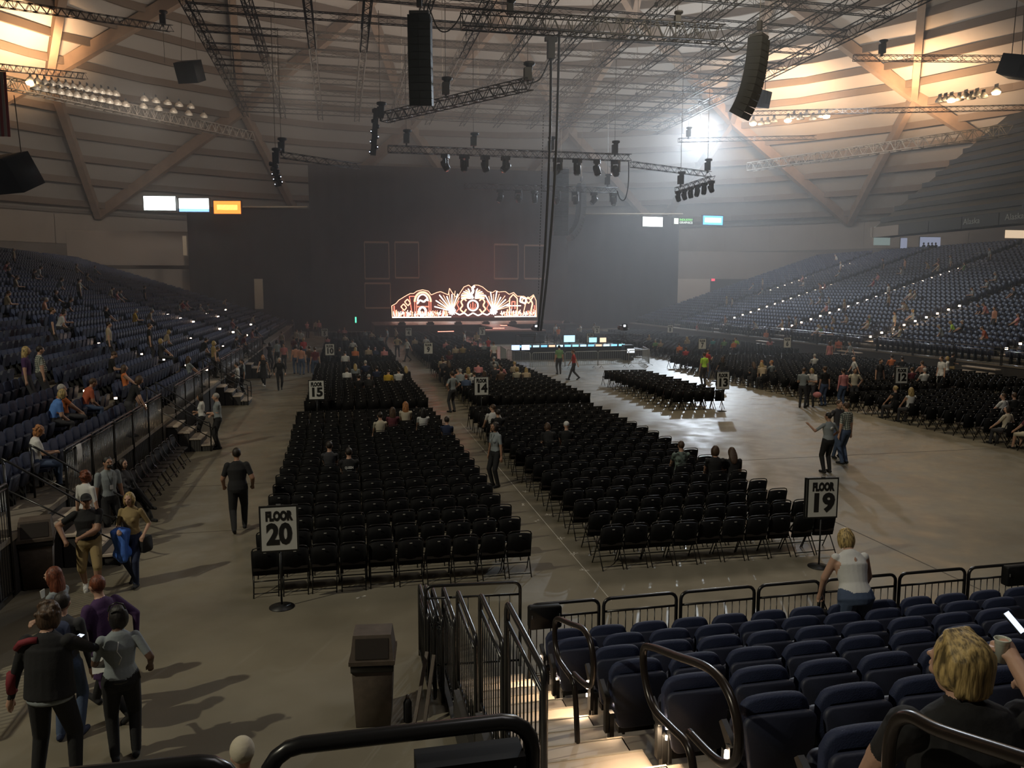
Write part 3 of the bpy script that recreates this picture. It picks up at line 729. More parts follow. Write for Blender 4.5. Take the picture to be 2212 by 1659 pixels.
# line arrays
spk_m = mat('speaker_black', (.010, .012, .013), .6, spec=.3); grille_m = mat('speaker_grille', (.014, .017, .019), .8, spec=.2, bump=.4, bscale=120)
def line_array(top, n, hbox, w, d, yaw, tilts, label, group='hanging line array speakers'):
    e = empty('line_array', top, yaw, label, 'speaker', group)
    MB().box((0, 0, .12), (w*.8, d*.9, .14), motor_m).build('fly_frame', None, e)
    MB().tube([(0, 0, .2), (0, 0, GZ-top[2])], .02, 5, chain_m).build('chain', None, e)
    MB().box((0, 0, .7), (.26, .24, .5), motor_m).build('hoist_motor', None, e)
    p = Vector((0, 0, 0)); a = 0
    bm = MB().prism([(-w/2, -d/2), (w/2, -d/2), (w/2*.94, d/2), (-w/2*.94, d/2)], hbox*.96, spk_m, Matrix.Rotation(R(90), 3, 'X') @ Matrix.Identity(3), (0, 0, 0)).mesh('speaker_box')
    q = MB()
    for s in (-1, 1): q.box((s*w*.245, -d/2-.012, 0), (w*.43, .025, hbox*.86), grille_m, rz=s*.10)
    gm_ = q.mesh('grille')
    for k in range(n):
        a = R(tilts[k] if k < len(tilts) else tilts[-1]); dv = Vector((0, math.sin(a), -math.cos(a)))*hbox
        o = link('speaker_box', bm, e, p+dv/2); o.rotation_euler = (a, 0, 0); link('grille', gm_, o); p = p+dv
    return e
tL = aty(906, 35, 42); tR = aty(1640, 84, 42)
line_array(tL, 12, .36, 1.22, .65, -.22, [0, 0, .5, 1, 2, 3, 4, 5, 6.5, 8, 10, 12], 'long straight hanging line array speaker at the top, left of the large truss')
line_array(tR, 12, .35, 1.25, .8, .70, [3, 4, 5, 7, 9, 11, 13, 16, 20, 24, 28, 32], 'curved hanging line array speaker at the right end of the large truss')
line_array(aty(1212, 366, 88), 14, .52, 1.7, 1.0, -.1, [0, 0, 0, 1, 1, 1, 1, 2, 2, 2, 3, 3, 4, 5], 'large pale line array hanging beside the stage, behind the cables')
line_array(aty(1256, 400, 90), 16, .42, .9, .8, 2.0, [0, 0, 0, 0, 0, 2, 5, 8, 12, 17, 23, 30, 37, 44, 50, 56], 'hook shaped line array hanging just right of the large one')
dot_m = emis('indicator_white', (.8, .85, 1), 2.5)
for (u0, v0, u1, v1, Y, wd, lb) in ((813, 235, 806, 335, 60, .75, 'dark slim lamp tower hanging at the low end of the slanted truss'), (590, 352, 604, 402, 60, .6, 'small dark lamp cluster hanging left of the stage curtain')):
    a = aty(u0, v0, Y); b = aty(u1, v1, Y); e = empty('lamp_tower', a, 0, lb, 'stage light', 'hanging lamp towers'); d = b-a
    MB().beam((0, 0, 0), d, wd*.6, wd*.5, motor_m).build('spine', None, e)
    for k in range(9):
        p = d*(k+.5)/9; s = 1 if k % 2 else -1
        MB().lathe([(.06, 0), (.13, .05), (.13, .25), (.05, .3)], p+Vector((s*.18, -.15, -.15)), 8, motor_m).build('lamp_head', None, e)
        if k > 3: MB().box(p+Vector((s*.27, -.25, 0)), (.06, .03, .06), dot_m).build('indicator', None, e)
# cables
cab_m = mat('cable_black', (.012, .012, .012), .6)
def cable(pts, r, label, name='cable', cat='cable', group=None):
    p0 = Vector(pts[0]); e = MB().tube(smooth_path([Vector(p)-p0 for p in pts], 6), r, 7, cab_m).build(name, None, None, p0); return tag(e, label, cat, group)
for k, (us, lb) in enumerate((([(1190, 118), (1188, 300), (1176, 560), (1162, 715)], 'thick black cable hanging to the mixing desk, the left one'), ([(1208, 62), (1201, 330), (1185, 560), (1168, 715)], 'thick black cable hanging to the mixing desk, the right one'))):
    cable([aty(u, v, 52) for u, v in us], .085, lb)
cable([aty(u, v, 52) for u, v in [(1190, 118), (1180, 145), (1165, 172), (1143, 181)]], .045, 'black cable looping from the hoist to the slanted truss')
cable([aty(u, v, 70) for u, v in [(1358, 350), (1357, 400), (1350, 430), (1340, 430), (1333, 412)]], .05, 'cable looping below the right end of the light trusses')
cable([aty(u, v, 42) for u, v in [(925, 10), (945, 60), (965, 68), (985, 50), (996, 30)]], .035, 'cable sagging between the left line array and the large truss')
cable([aty(u, v, 42) for u, v in [(1563, 92), (1580, 112), (1598, 108), (1612, 95)]], .035, 'cable sagging between the large truss and the curved line array')
e = empty('chain_hoist', aty(1190, 108, 52), 0, 'black chain hoist at the top of the hanging cables', 'hoist', 'chain hoists above the trusses')
MB().box((0, 0, 0), (.45, .4, 1.1), motor_m).build('motor', None, e); MB().box((0, 0, .65), (.8, .3, .25), motor_m).build('clamp', None, e); MB().tube([(0, 0, .7), (0, 0, 3.2)], .02, 5, chain_m).build('chain', None, e)
e = empty('safety_line', aty(1174, 250, 52), 0, 'thin dotted chain hanging left of the thick cables', 'chain')
q0 = aty(1174, 250, 52)
for k in range(60):
    p = aty(1174-11*k/60, 250+390*k/60, 52)-q0; MB().box(p, (.035, .035, .11), cab_m).build('bead', None, e)
# speaker clusters and boxes near the roof
def hung_box(u, v, Y, sz, rz, lb, tiltx=0.):
    p = aty(u, v, Y); e = empty('speaker_cluster', p, rz, lb, 'speaker', 'speaker boxes under the roof')
    o = bevel_prism(MB(), [(-sz[0]/2, -sz[2]/2), (sz[0]/2, -sz[2]/2), (sz[0]/2, sz[2]/2), (-sz[0]/2, sz[2]/2)], sz[1], spk_m, Matrix.Rotation(tiltx, 3, 'X'), (0, 0, 0), .04).build('cabinet', None, e)
    for s in (-1, 1): MB().tube([(s*sz[0]*.4, 0, sz[2]/2), (s*sz[0]*.3, 0, 4.5)], .03, 5, chain_m).build('chain', None, e)
    for s in (-1, 0, 1): MB().box((s*sz[0]*.28, -sz[1]/2-.03, 0), (sz[0]*.22, .05, sz[2]*.7), grille_m, mtx=Matrix.Rotation(tiltx, 3, 'X')).build('grille', None, e)
    return e
hung_box(1645, 214, 62, (1.2, 1.0, 1.3), .5, 'dark speaker box hanging behind the curved line array', .2)
hung_box(410, 155, 80, (2.0, 1.5, 1.8), -.4, 'dark speaker cluster hanging under the ceiling at the left', .4)
hung_box(22, 375, 55, (3.2, 1.6, 2.0), -.7, 'dark wedge shaped box hanging at the left edge', .5)
hung_box(2195, 145, 52, (2.6, 1.5, 1.4), .5, 'dark box hanging at the top right edge', .3)
# catwalks and lamps
cat_m = mat('catwalk_grey', (.20, .17, .14), .7)
truss('catwalk', aty(-20, 172, 74), aty(545, 296, 95), .9, 1.0, 'grey roof catwalk running along the left side', None, 60, .045, cat_m)
truss('catwalk', (48.0, 89, 19.6), (58.5, 62, 19.2), .9, 1.0, 'grey roof catwalk running along the right side', None, 50, .045, cat_m)
lamp_off = mat('lamp_reflector', (.36, .31, .25), .35, .3); lamp_on = emis('lamp_lit', (1.0, .74, .42), 26)
LP = {'lamp_hood': MB().lathe([(.08, .42), (.20, .30), (.36, .10), (.40, -.08)], (0, 0, 0), 12, lamp_off).mesh('lamp_hood'), 'glass': MB().lathe([(.38, -.08), (.001, -.14)], (0, 0, 0), 12, mat('lamp_glass', (.55, .5, .42), .25)).mesh('glass'),
      'bracket': MB().box((0, 0, .5), (.06, .4, .25), motor_m).mesh('bracket')}
lit_glass = MB().lathe([(.38, -.08), (.30, -.26), (.001, -.34)], (0, 0, 0), 12, lamp_on).mesh('glass')
def arena_lamp(p, lit, lb, g):
    e = empty('arena_lamp', p, 0, lb, 'lamp', g)
    link('lamp_hood', LP['lamp_hood'], e); link('glass', lit_glass if lit else LP['glass'], e); link('bracket', LP['bracket'], e)
lc = 0
for row, (ua, va, ub, vb, nn, Ya, Yb) in enumerate(((66, 176, 250, 205, 13, 74.6, 80), (76, 191, 272, 228, 12, 74.2, 80), (312, 216, 412, 232, 5, 82, 86), (310, 232, 440, 252, 5, 82, 87))):
    for k in range(nn):
        t = k/(nn-1); lit = row == 0 and k == 0
        arena_lamp(aty(ua+(ub-ua)*t, va+(vb-va)*t, Ya+(Yb-Ya)*t), lit, ('brightly lit round lamp at the left end of the left catwalk' if lit else 'unlit round roof lamp on the left catwalk, %s row, %s from the left' % (ordi(row+1), ordi(k+1))), 'round lamps on the left catwalk')
Rl = [(1627, 265, 80, 1), (1645, 268, 80, 0), (1658, 266, 79.6, 0), (1672, 262, 79, 0), (1702, 258, 78, 1), (1715, 253, 77, 0), (1729, 256, 77, 0), (1742, 250, 76, 0), (1756, 257, 76, 0), (1770, 252, 75.5, 0), (1785, 249, 75, 1),
      (2030, 218, 66, 0), (2042, 216, 65.6, 0), (2055, 214, 65, 1), (2072, 215, 64.6, 0), (2086, 209, 64, 0), (2098, 212, 63.6, 0), (2110, 206, 63, 0), (2124, 209, 62.7, 0), (2152, 197, 62, 1)]
for k, (u, v, Y, lit) in enumerate(Rl):
    arena_lamp(aty(u, v, Y), lit, '%s round roof lamp on the right catwalk, %s from the left' % ('brightly lit' if lit else 'unlit', ordi(k+1)), 'round lamps on the right catwalk')
    if lit: light('roof_lamp_light', 'POINT', aty(u, v+5, Y-.6), 260, (1, .72, .42), .35)
light('roof_lamp_light', 'POINT', aty(66, 180, 74), 260, (1, .72, .42), .35)
# the white flood: a lamp head hung on the small pale truss
p = aty(1515, 276, 92.5); e = empty('flood_lamp', p, 0, 'blinding white flood lamp hanging in the haze at the right', 'lamp')
MB().lathe([(.25, .5), (.65, .2), (.75, -.1)], (0, 0, 0), 16, motor_m, Matrix.Rotation(R(-60), 3, 'X')).build('lamp_hood', None, e)
MB().lathe([(.72, -.1), (.001, -.3)], (0, 0, 0), 16, emis('flood_white', (.85, .93, 1.0), 90), Matrix.Rotation(R(-60), 3, 'X')).build('lens', None, e)
MB().tube([(0, .2, .5), (0, .2, 4)], .04, 5, chain_m).build('hanger', None, e)
# ================================================================ curtain, screens, stage
def drape(name, x0, x1, z1, Y, lb):
    n = int((x1-x0)*2.2); q = MB(); vs = []; fs = []
    for i in range(n+1):
        x = x0+(x1-x0)*i/n; dy = .06*math.sin(i*1.9)+.04*math.sin(i*.7)
        vs += [(x, Y+dy, .0), (x, Y+dy*.6, z1), (x, Y+dy+.06, .0), (x, Y+dy*.6+.06, z1)]
    for i in range(n):
        a = 4*i; b = a+4; fs += [(a, b, b+1, a+1), (a+2, a+3, b+3, b+2), (a+1, b+1, b+3, a+3)]
    return q.add(vs, fs, drape_m, True).build(name, None)
c1 = drape('stage_curtain', -3.4, 28.8, 20.0, 100, ''); tag(c1, 'tall black curtain hanging behind the stage screen', 'curtain', 'black curtains behind the stage')
c2 = drape('stage_curtain', -17.4, 44.5, 14.8, 101, ''); tag(c2, 'wide lower black curtain reaching out on both sides', 'curtain', 'black curtains behind the stage')
beige_l = mat('batten_beige', (.45, .38, .28), .7)
for (u0, u1, v, lb) in ((522, 664, 447, 'pale pipe along the top of the wide curtain, left part'), (1258, 1475, 462, 'pale pipe along the top of the wide curtain, right part')):
    a = aty(u0, v, 100.4); b = aty(u1, v, 100.4); tag(MB().tube([(0, 0, 0), b-a], .09, 8, beige_l).build('curtain_pipe', None, None, a), lb, 'pipe', 'pipes above the wide curtain')
# pale panels around the end wall
for (u0, v0, u1, v1, Y, lb) in ((549, 603, 569, 667, 96, 'pale vertical panel beside the curtain at the left'), (394, 510, 404, 552, 96, 'small pale banner at the corner of the left wall')):
    a = aty(u0, v0, Y); b = aty(u1, v1, Y); tag(MB().box((0, 0, 0), (abs(b.x-a.x), .1, abs(a.z-b.z)), beige_l).box((0, .06, 0), (abs(b.x-a.x)+.1, .04, abs(a.z-b.z)+.1), wall_dk).build('wall_banner', None, None, (a+b)/2), lb, 'panel', 'pale panels on the end wall')
frm_m = mat('frame_rust', (.42, .28, .20), .6)  # one even light brown over all the frame bars
for k, (u0, v0, u1, v1) in enumerate(((787, 523, 841, 602), (853, 523, 905, 600), (788, 612, 844, 665), (1068, 528, 1119, 602), (1133, 530, 1176, 602))):
    a = aty(u0, v0, 98.5); b = aty(u1, v1, 98.5); W = abs(b.x-a.x); Hh = abs(a.z-b.z)
    e = empty('upright_frame', ((a.x+b.x)/2, 98.5, b.z), 0, 'thin upright metal frame in front of the curtain, %s from the left' % ordi(k+1), 'frame', 'upright frames in front of the curtain')  # plain rectangular pipe frame before the curtain, not scaffolding
    for (p, q_, w_, h_) in (((-W/2, 0, 0), (W/2, 0, 0), .16, .2), ((-W/2, 0, Hh), (W/2, 0, Hh), .16, .22), ((-W/2, 0, 0), (-W/2, 0, Hh), .10, .10), ((W/2, 0, 0), (W/2, 0, Hh), .10, .10)):
        MB().beam(p, q_, w_, h_, frm_m).build('bar', None, e)
    MB().box((0, .12, Hh/2), (W*.96, .05, Hh*.96), drape_m).build('panel', None, e)
# LED boards
def led(u, v, du, dv, Y, cols, lb, rz=0.):
    p = aty(u, v, Y); sx = du*Y*1.02/FPX; sz = dv*Y*1.0/FPX
    e = empty('led_board', p, rz, lb, 'screen', 'lit advertising boards above the curtain'); MB().box((0, .12, 0), (sx+.25, .2, sz+.2), motor_m).build('housing', None, e)
    for (x0, x1, z0, z1, c, s) in cols:
        MB().box(((x0+x1)/2*sx, -.02, (z0+z1)/2*sz), ((x1-x0)*sx, .03, (z1-z0)*sz), emis('led_%s' % ('_'.join('%d' % int(t*100) for t in c)), c, s)).build('screen', None, e)
    return e
LW = (.88, .97, .92)
led(345, 439, 60, 27, 95, [(-.5, .5, -.5, .5, LW, 6)], 'blank white lit board, leftmost above the left stand', -.15)
led(419, 443, 57, 26, 95, [(-.5, .5, -.28, .5, LW, 5), (-.5, .5, -.5, -.28, (.25, .5, 1), 2.5)], 'white lit board with a blue lower edge', -.15)
led(491, 448, 52, 25, 95, [(-.5, .5, -.5, .5, (1, .20, .03), 3.2), (-.38, .38, -.2, .2, (1, .55, .12), 3.4)], 'orange lit board left of the curtain', -.15)
led(1410, 479, 48, 21, 95, [(-.5, .5, -.5, .5, LW, 6)], 'blank white lit board right of the stage', .1)
lb_ = led(1476, 478, 48, 14, 95, [(-.48, -.26, -.45, .45, (.8, .85, .75), 1.6)], 'dark board reading INDUSTRY GRAPHICS in green and white', .1)
grn = emis('led_text_green', (.25, .85, .2), 1.2); wht = emis('led_text_white', (.8, .85, .8), 1.2)
t1 = tmw(text_mesh('INDUSTRY', .36, .8, grn, .01, .01), 1.85); t2 = tmw(text_mesh('GRAPHICS', .36, .8, wht, .01, .01), 1.85)
link('lettering', t1, lb_, (.38, -.03, .17)); link('lettering', t2, lb_, (.38, -.03, -.17))
led(1540, 476, 50, 20, 95, [(-.5, .5, -.5, .5, (.10, .42, .95), 2.6), (-.42, .42, -.25, .28, (.6, .9, 1), 3.0)], 'blue lit board at the right end of the row', .1)
led(2222, 443, 20, 12, 60, [(-.5, .5, -.5, .5, (.10, .35, 1), 2.2)], 'small blue lit board cut by the right edge')
# stage
stage_m = mat('stage_deck', (.05, .035, .033), .5); run_m = mat('runway_deck', (.30, .18, .16), .45)
st = empty('stage', (15, 92, 0), 0, 'low dark stage in front of the glowing screen', 'stage')
MB().box((0, 0, .65), (23, 10, 1.3), stage_m).build('deck', None, st)
for k in range(12): MB().box((-10.5+1.92*k, -5.04, .6), (1.86, .06, 1.15), drape_m).build('skirt_panel', None, st)
MB().box((1.2, -10.5, 1.22), (2.2, 11, .16), run_m).build('runway', None, st); MB().box((1.2, -10.5, .56), (2.0, 10.9, 1.12), drape_m).build('runway_skirt', None, st)
MB().box((1.2, -16.8, 1.22), (6.0, 2.2, .16), run_m).build('runway_end', None, st); MB().box((1.2, -16.8, .56), (5.8, 2.1, 1.12), drape_m).build('runway_skirt', None, st)
red_strip = emis('strip_red', (1, .25, .18), 4)
for (u, v, L, lb) in ((963, 716, 1.6, 'glowing red strip on the floor before the stage, left one'), (1073, 709, .8, 'glowing red strip beside the runway'), (1084, 709, .5, 'short glowing red strip right of the longer one'), (1088, 703, .7, 'thin dim red strip above the short one')):
    p = aty(u, v, 76); q = MB().box((0, 0, 0), (L, .08, .06), red_strip).box((0, .06, -.04), (L+.05, .12, .04), motor_m); tag(q.build('light_strip', None, None, p, .2), lb, 'light', 'red light strips before the stage')
# wedge monitors and amplifiers on stage
for k in range(7):
    x = 6.5+3.1*k; q = MB().prism([(-.4, 0), (.4, 0), (.4, .2), (-.4, .2)], .6, motor_m).box((0, -.12, .2), (.7, .3, .25), motor_m, taper=.8)
    tag(q.build('stage_monitor', None, None, (x, 87.8, 1.3)), 'dark wedge speaker on the stage edge, %s from the left' % ordi(k+1), 'speaker', 'wedge speakers on the stage edge')
# glowing scenic screen: silhouette with line art
SX, SY, SZ = 15.0, 97.0, 1.72; SW = 17.9/312.0
def sp(u, v): return ((u-1004)*SW, (686-v)*SW*.985)
scr = empty('scenic_screen', (SX, SY, SZ), 0, 'wide screen glowing red and white with a crest, two sunbursts and arches', 'screen')
out_ = [(848, 686), (847, 660), (856, 655), (862, 648), (875, 640), (886, 634), (893, 634), (900, 629), (912, 626), (924, 629), (930, 637), (942, 632), (950, 630), (966, 637), (969, 623), (975, 633), (985, 644), (992, 632), (1000, 620), (1010, 616), (1017, 622), (1022, 616), (1030, 616), (1040, 620), (1052, 630), (1062, 632), (1068, 628), (1076, 631), (1085, 630), (1090, 630), (1098, 636), (1108, 632), (1116, 640), (1130, 640), (1140, 646), (1152, 637), (1158, 650), (1159, 686)]
bgm = emis('screen_ember', (.24, .035, .03), .35)
MB().prism([sp(*p) for p in out_], .12, bgm).build('panel', None, scr)
hot = emis('screen_hot', (1.0, .80, .66), 5.0); red = emis('screen_red', (1.0, .22, .14), 2.4); org = emis('screen_orange', (1.0, .45, .28), 3.2)
def stroke(pts, w_, m, nm='line_art'):
    q = MB()
    for i in range(len(pts)-1):
        a = sp(*pts[i]); b = sp(*pts[i+1]); q.beam((a[0], -.08, a[1]), (b[0], -.08, b[1]), .04, w_*SW, m, up=(0, 1, 0)) if False else q.beam((a[0], -.08, a[1]), (b[0], -.08, b[1]), w_*SW, .04, m, up=(0, -1, 0))
    return q
q = stroke(out_, 1.3, org); q.build('outline', None, scr)
def arc(cu, cv, ru, rv, a0, a1, n=14): return [(cu+ru*math.cos(R(a0+(a1-a0)*k/n)), cv-rv*math.sin(R(a0+(a1-a0)*k/n))) for k in range(n+1)]
def bu(q2, o):
    q2.build(o, None, scr)
bu(stroke(arc(912, 652, 17, 21, 0, 180), 4, org), 'arch'); bu(stroke(arc(912, 650, 11, 14, 0, 180), 3, hot), 'arch')
for u in (895, 899, 925, 929): bu(stroke([(u, 650), (u, 684)], 1.6, red), 'column')
bu(stroke([(900, 656), (906, 648), (914, 652), (922, 645)], 3.5, hot), 'fan_light'); bu(stroke([(898, 662), (926, 662)], 2.5, red), 'beam_line')
bu(stroke(arc(911, 672, 7, 9, 0, 360, 16), 4.5, hot), 'ring')
bu(stroke(arc(1019, 660, 11, 11, 0, 360, 20), 3.2, hot), 'crest_ring'); bu(stroke([(1019, 653), (1019, 667)], 1.8, red), 'crest_mark'); bu(stroke([(1014, 656), (1014, 665), (1019, 668), (1024, 665), (1024, 656)], 1.5, red), 'crest_mark')
for s in (-1, 1):
    for k in range(8):
        a = R(90-s*(8+k*9.5)); L = 44-k*3.2; c0 = (1019+s*5, 645); bu(stroke([c0, (c0[0]+math.cos(a)*L*.45, c0[1]-math.sin(a)*L*.45+2), (c0[0]+math.cos(a)*L*.9, c0[1]-math.sin(a)*L*.62+6)], 2.2, (org if k % 2 else hot)), 'wing_feather')
    bu(stroke([(1019+s*14, 650), (1019+s*20, 644), (1019+s*26, 652), (1019+s*22, 660), (1019+s*28, 668), (1019+s*20, 676), (1019+s*14, 668)], 3, org), 'supporter')
    bu(stroke([(1019+s*30, 650), (1019+s*34, 658), (1019+s*30, 666), (1019+s*36, 674)], 1.6, red), 'ribbon')
bu(stroke([(1019, 645), (1015, 636), (1020, 630), (1018, 622), (1023, 618)], 5, hot), 'neck')
bu(stroke([(982, 676), (990, 680), (1000, 676), (1008, 682), (1019, 676), (1030, 682), (1040, 677), (1050, 681), (1058, 676)], 2.6, hot), 'scroll')
for c, rng in (((974, 672), (62, 165)), ((1064, 672), (15, 118))):
    bu(stroke(arc(c[0], c[1], 4, 4, 0, 360, 10), 9, emis('screen_burst', (1, .93, .88), 9)), 'burst_core')
    for k in range(12):
        a = R(rng[0]+(rng[1]-rng[0])*k/11); L = 34+10*((k*7) % 5)/4; bu(stroke([(c[0]+6*math.cos(a), c[1]-6*math.sin(a)), (c[0]+L*math.cos(a), c[1]-L*math.sin(a))], 2.2 if k % 2 else 1.3, hot if k % 2 else org), 'ray')
for u, v in ((866, 662), (874, 652), (1126, 650), (1134, 648)): bu(stroke([(u, v), (u+6, v-6), (u+12, v+2), (u+7, v+8), (u, v)], 2.2, org), 'scroll')
bu(stroke([(1099, 684), (1099, 645), (1107, 636), (1116, 645), (1116, 684)], 2.4, org), 'tower'); bu(stroke([(1104, 668), (1104, 652), (1111, 652), (1111, 668)], 2.6, red), 'tower'); bu(stroke([(1088, 661), (1124, 661)], 2, hot), 'beam_line')
bu(stroke([(1124, 642), (1136, 646), (1134, 656), (1122, 652), (1124, 642)], 3, hot), 'banner'); bu(stroke([(1136, 650), (1128, 684)], 1.8, org), 'banner_pole')
bu(stroke([(1144, 684), (1150, 656), (1146, 648), (1152, 640)], 3, org), 'tree'); bu(stroke([(1156, 684), (1154, 660)], 2, red), 'tree')
bu(stroke([(900, 640), (884, 640), (890, 684)], 1.8, red), 'tent'); bu(stroke([(852, 660), (852, 684)], 2.4, red), 'column')
rnd = random.Random(3)
for (u0, u1) in ((850, 968), (1078, 1158)):
    q = MB()
    for k in range(int((u1-u0)*1.5)):
        u = rnd.uniform(u0, u1); h = rnd.uniform(2, 9); m_ = (hot, org, red)[k % 3]
        a = sp(u, 685-rnd.uniform(0, 9)); b = sp(u+rnd.uniform(-3, 3), 685-h-rnd.uniform(0, 9)); q.beam((a[0], -.085, a[1]), (b[0], -.085, b[1]), 1.3*SW, .03, m_, up=(0, -1, 0))
    tag(q.build('flame_border', None, scr), kind='stuff')
bu(stroke([(848, 684.5), (972, 684.5)], 2.2, hot), 'base_line'); bu(stroke([(1066, 684.5), (1158, 684.5)], 2.2, hot), 'base_line')
# exit sign, green lamp, end wall openings
def lit_panel(name, u0, v0, u1, v1, Y, c, s, lb, cat, g=None):
    a = aty(u0, v0, Y); b = aty(u1, v1, Y); W = abs(b.x-a.x); Hh = abs(a.z-b.z); e = empty(name, (a+b)/2, 0, lb, cat, g)
    MB().box((0, .06, 0), (W+.1, .08, Hh+.1), wall_dk).build('housing', None, e); MB().box((0, 0, 0), (W, .05, Hh), emis(name+'_%d' % int(u0), c, s)).build('lit_face', None, e); return e
lit_panel('exit_sign', 1537, 602, 1544, 607, 100, (1, .08, .14), 1.4, 'small red exit sign on the pale wall at the right end', 'sign')
lit_panel('warning_lamp', 767, 685, 770, 697, 84, (.1, 1, .45), 2.5, 'small upright green lamp at the left of the stage', 'lamp')
for k, (u0, u1) in enumerate(((1492, 1520), (1529, 1538), (1556, 1583))): lit_panel('tube_light', u0, 600.5, u1, 602, 105, (.8, .8, .7), .8, 'thin white tube light on the right end wall, %s from the left' % ordi(k+1), 'lamp', 'tube lights on the right end wall')
lit_panel('doorway_light', 1474, 651, 1484, 661, 100, (.9, .95, .8), 2.2, 'small lit doorway at the foot of the right end wall', 'doorway')
lit_panel('concourse_opening', 1889, 490, 1922, 530, 86, (.42, .55, .52), .42, 'pale lit concourse opening above the right stand', 'opening', 'lit openings above the right stand')
lit_panel('concourse_opening', 1946, 514, 1958, 545, 80, (.5, .55, .75), .5, 'narrow bluish lit opening left of the window strip', 'opening', 'lit openings above the right stand')
lit_panel('concourse_opening', 1988, 512, 2030, 540, 78, (.5, .55, .75), .5, 'bluish lit window strip with people in front', 'opening', 'lit openings above the right stand')
lit_panel('concession_front', 2172, 497, 2230, 515, 62, (1.0, .75, .5), .8, 'warm lit concession front at the right edge', 'kiosk')
# end wall pieces
MB().box((0, 0, 0), (.1, .1, .1), wall_m)
for (x0, x1, z0, z1, Y, m) in ((-31, -17.6, 8.0, 12.0, 103, wall_dk), (-34, -10, 0, 7.6, 104, wall_dk), (44.6, 50.5, 0, 6.6, 104, wall_m), (44.6, 72, 6.6, 10.4, 104.5, wall_dk), (50.5, 72, 0, 6.6, 104, riser_dark)):
    tag(MB().box(((x0+x1)/2, Y, (z0+z1)/2), (x1-x0, .6, z1-z0), m).build('wall_end', None), kind='structure')
# upper tier at the right with fascia
ut = tag(MB().prism([(0, 0), (18.5, 14.5), (18.5, 10), (2, -1.2), (0, -1.2)], 54, mat('upper_tier_dark', (.018, .022, .020), .8), Matrix.Identity(3), (59.5, 54, 12.2)).build('floor_upper_tier', None), kind='structure')
fas_m = mat('fascia_panel', (.16, .14, .12), .7); fas_d = mat('fascia_dark', (.022, .024, .024), .7)
for k in range(12):
    MB().box((59.3, 79.0-4.5*k, 11.55), (.25, 4.4, 1.1), fas_m if k == 0 else fas_d).build('fascia_panel', None, ut)
MB().box((60.5, 81.1, 11.55), (3.0, .25, 1.1), fas_m).build('fascia_panel', None, ut)
al = text_mesh('Alaska', .8, 1, mat('fascia_text', (.35, .38, .36), .7), .0, .01)
for y in (66.5, 61.5): o = link('lettering', al, ut, (59.15, y, 11.6), -math.pi/2)
for k in range(9): MB().box((60.4+1.7*k, 54, 12.9+1.33*k), (1.0, 53.6, .5), fas_d).build('seat_row', None, ut)
# flag at the left edge
e = empty('flag', aty(2, 225, 58), 0, 'striped red and white flag hanging at the left edge', 'flag'); fr_ = mat('flag_red', (.45, .05, .05), .8); fw_ = mat('flag_white', (.6, .55, .5), .8)
for k in range(5): MB().box((-.35+.17*k, .02*math.sin(k*2), 0), (.17, .02, 4.0), fr_ if k % 2 == 0 else fw_).build('stripe', None, e)
MB().tube([(-.5, 0, 2.05), (.5, 0, 2.05)], .03, 6, motor_m).build('rod', None, e)
# ================================================================ mixing desk area
desk_m = mat('desk_black', (.015, .015, .017), .5)
scol = [(.25, .65, 1.0), (.3, .75, .9), (.5, .8, 1.0), (.2, .55, .95), (.9, .55, .35), (.6, .9, 1.0)]
e = empty('mixing_desk', (16.6, 57, 0), 0, 'long black mixing desk with small glowing screens and faders', 'desk')
MB().box((0, 0, .45), (8.6, 1.0, .9), desk_m).build('table', None, e)
for k in range(14):
    MB().box((-3.9+.6*k, -.15, .96), (.55, .7, .10), desk_m, mtx=Matrix.Rotation(.3, 3, 'X')).build('console', None, e)
    c = scol[k % 6]; MB().box((-3.9+.6*k, -.52, 1.0), (.46, .03, .14), emis('desk_screen_%d' % (k % 6), c, 1.7)).build('screen', None, e)
def monitor(p, w_, h_, c, s, lb, g='glowing monitors around the mixing desk'):
    e = empty('monitor', p, 0, lb, 'monitor', g); MB().box((0, .04, h_/2+.3), (w_+.06, .05, h_+.06), desk_m).build('casing', None, e)
    MB().box((0, 0, h_/2+.3), (w_, .02, h_), emis('monitor_%d_%d' % (int(c[0]*100), int(s*10)), c, s)).build('screen', None, e); MB().box((0, .05, .15), (.06, .06, .3), desk_m).box((0, .05, .01), (.3, .25, .02), desk_m).build('stand', None, e)
monitor((16.75, 57.6, .9), .85, .5, (.45, .75, 1), 1.8, 'largest glowing monitor on the mixing desk')
monitor((18.6, 57.6, .85), .6, .36, (.4, .8, .95), 1.6, 'pale blue monitor right of the largest one')
monitor((12.35, 56.4, .45), .6, .36, (.45, .6, 1), 2.2, 'blue monitor at the left of the desk, the left of a pair')
monitor((13.1, 56.4, .45), .6, .36, (.6, .7, 1), 2.4, 'blue monitor at the left of the desk, the right of a pair')
monitor((19.4, 57.6, .85), .5, .34, (1, .75, .5), 1.4, 'warm glowing monitor near the right end of the desk')
monitor((20.3, 54, .3), .55, .3, (.8, .85, .9), 1.4, 'small white monitor low behind the barriers')
e = empty('equipment_rack', (20.5, 55.2, 0), 0, 'black equipment rack near the right end of the barriers', 'rack')
MB().box((0, 0, .55), (.7, .7, 1.1), desk_m).build('cabinet', None, e)
for k in range(4): MB().box((0, -.36, .2+.22*k), (.6, .02, .18), motor_m).build('drawer', None, e)
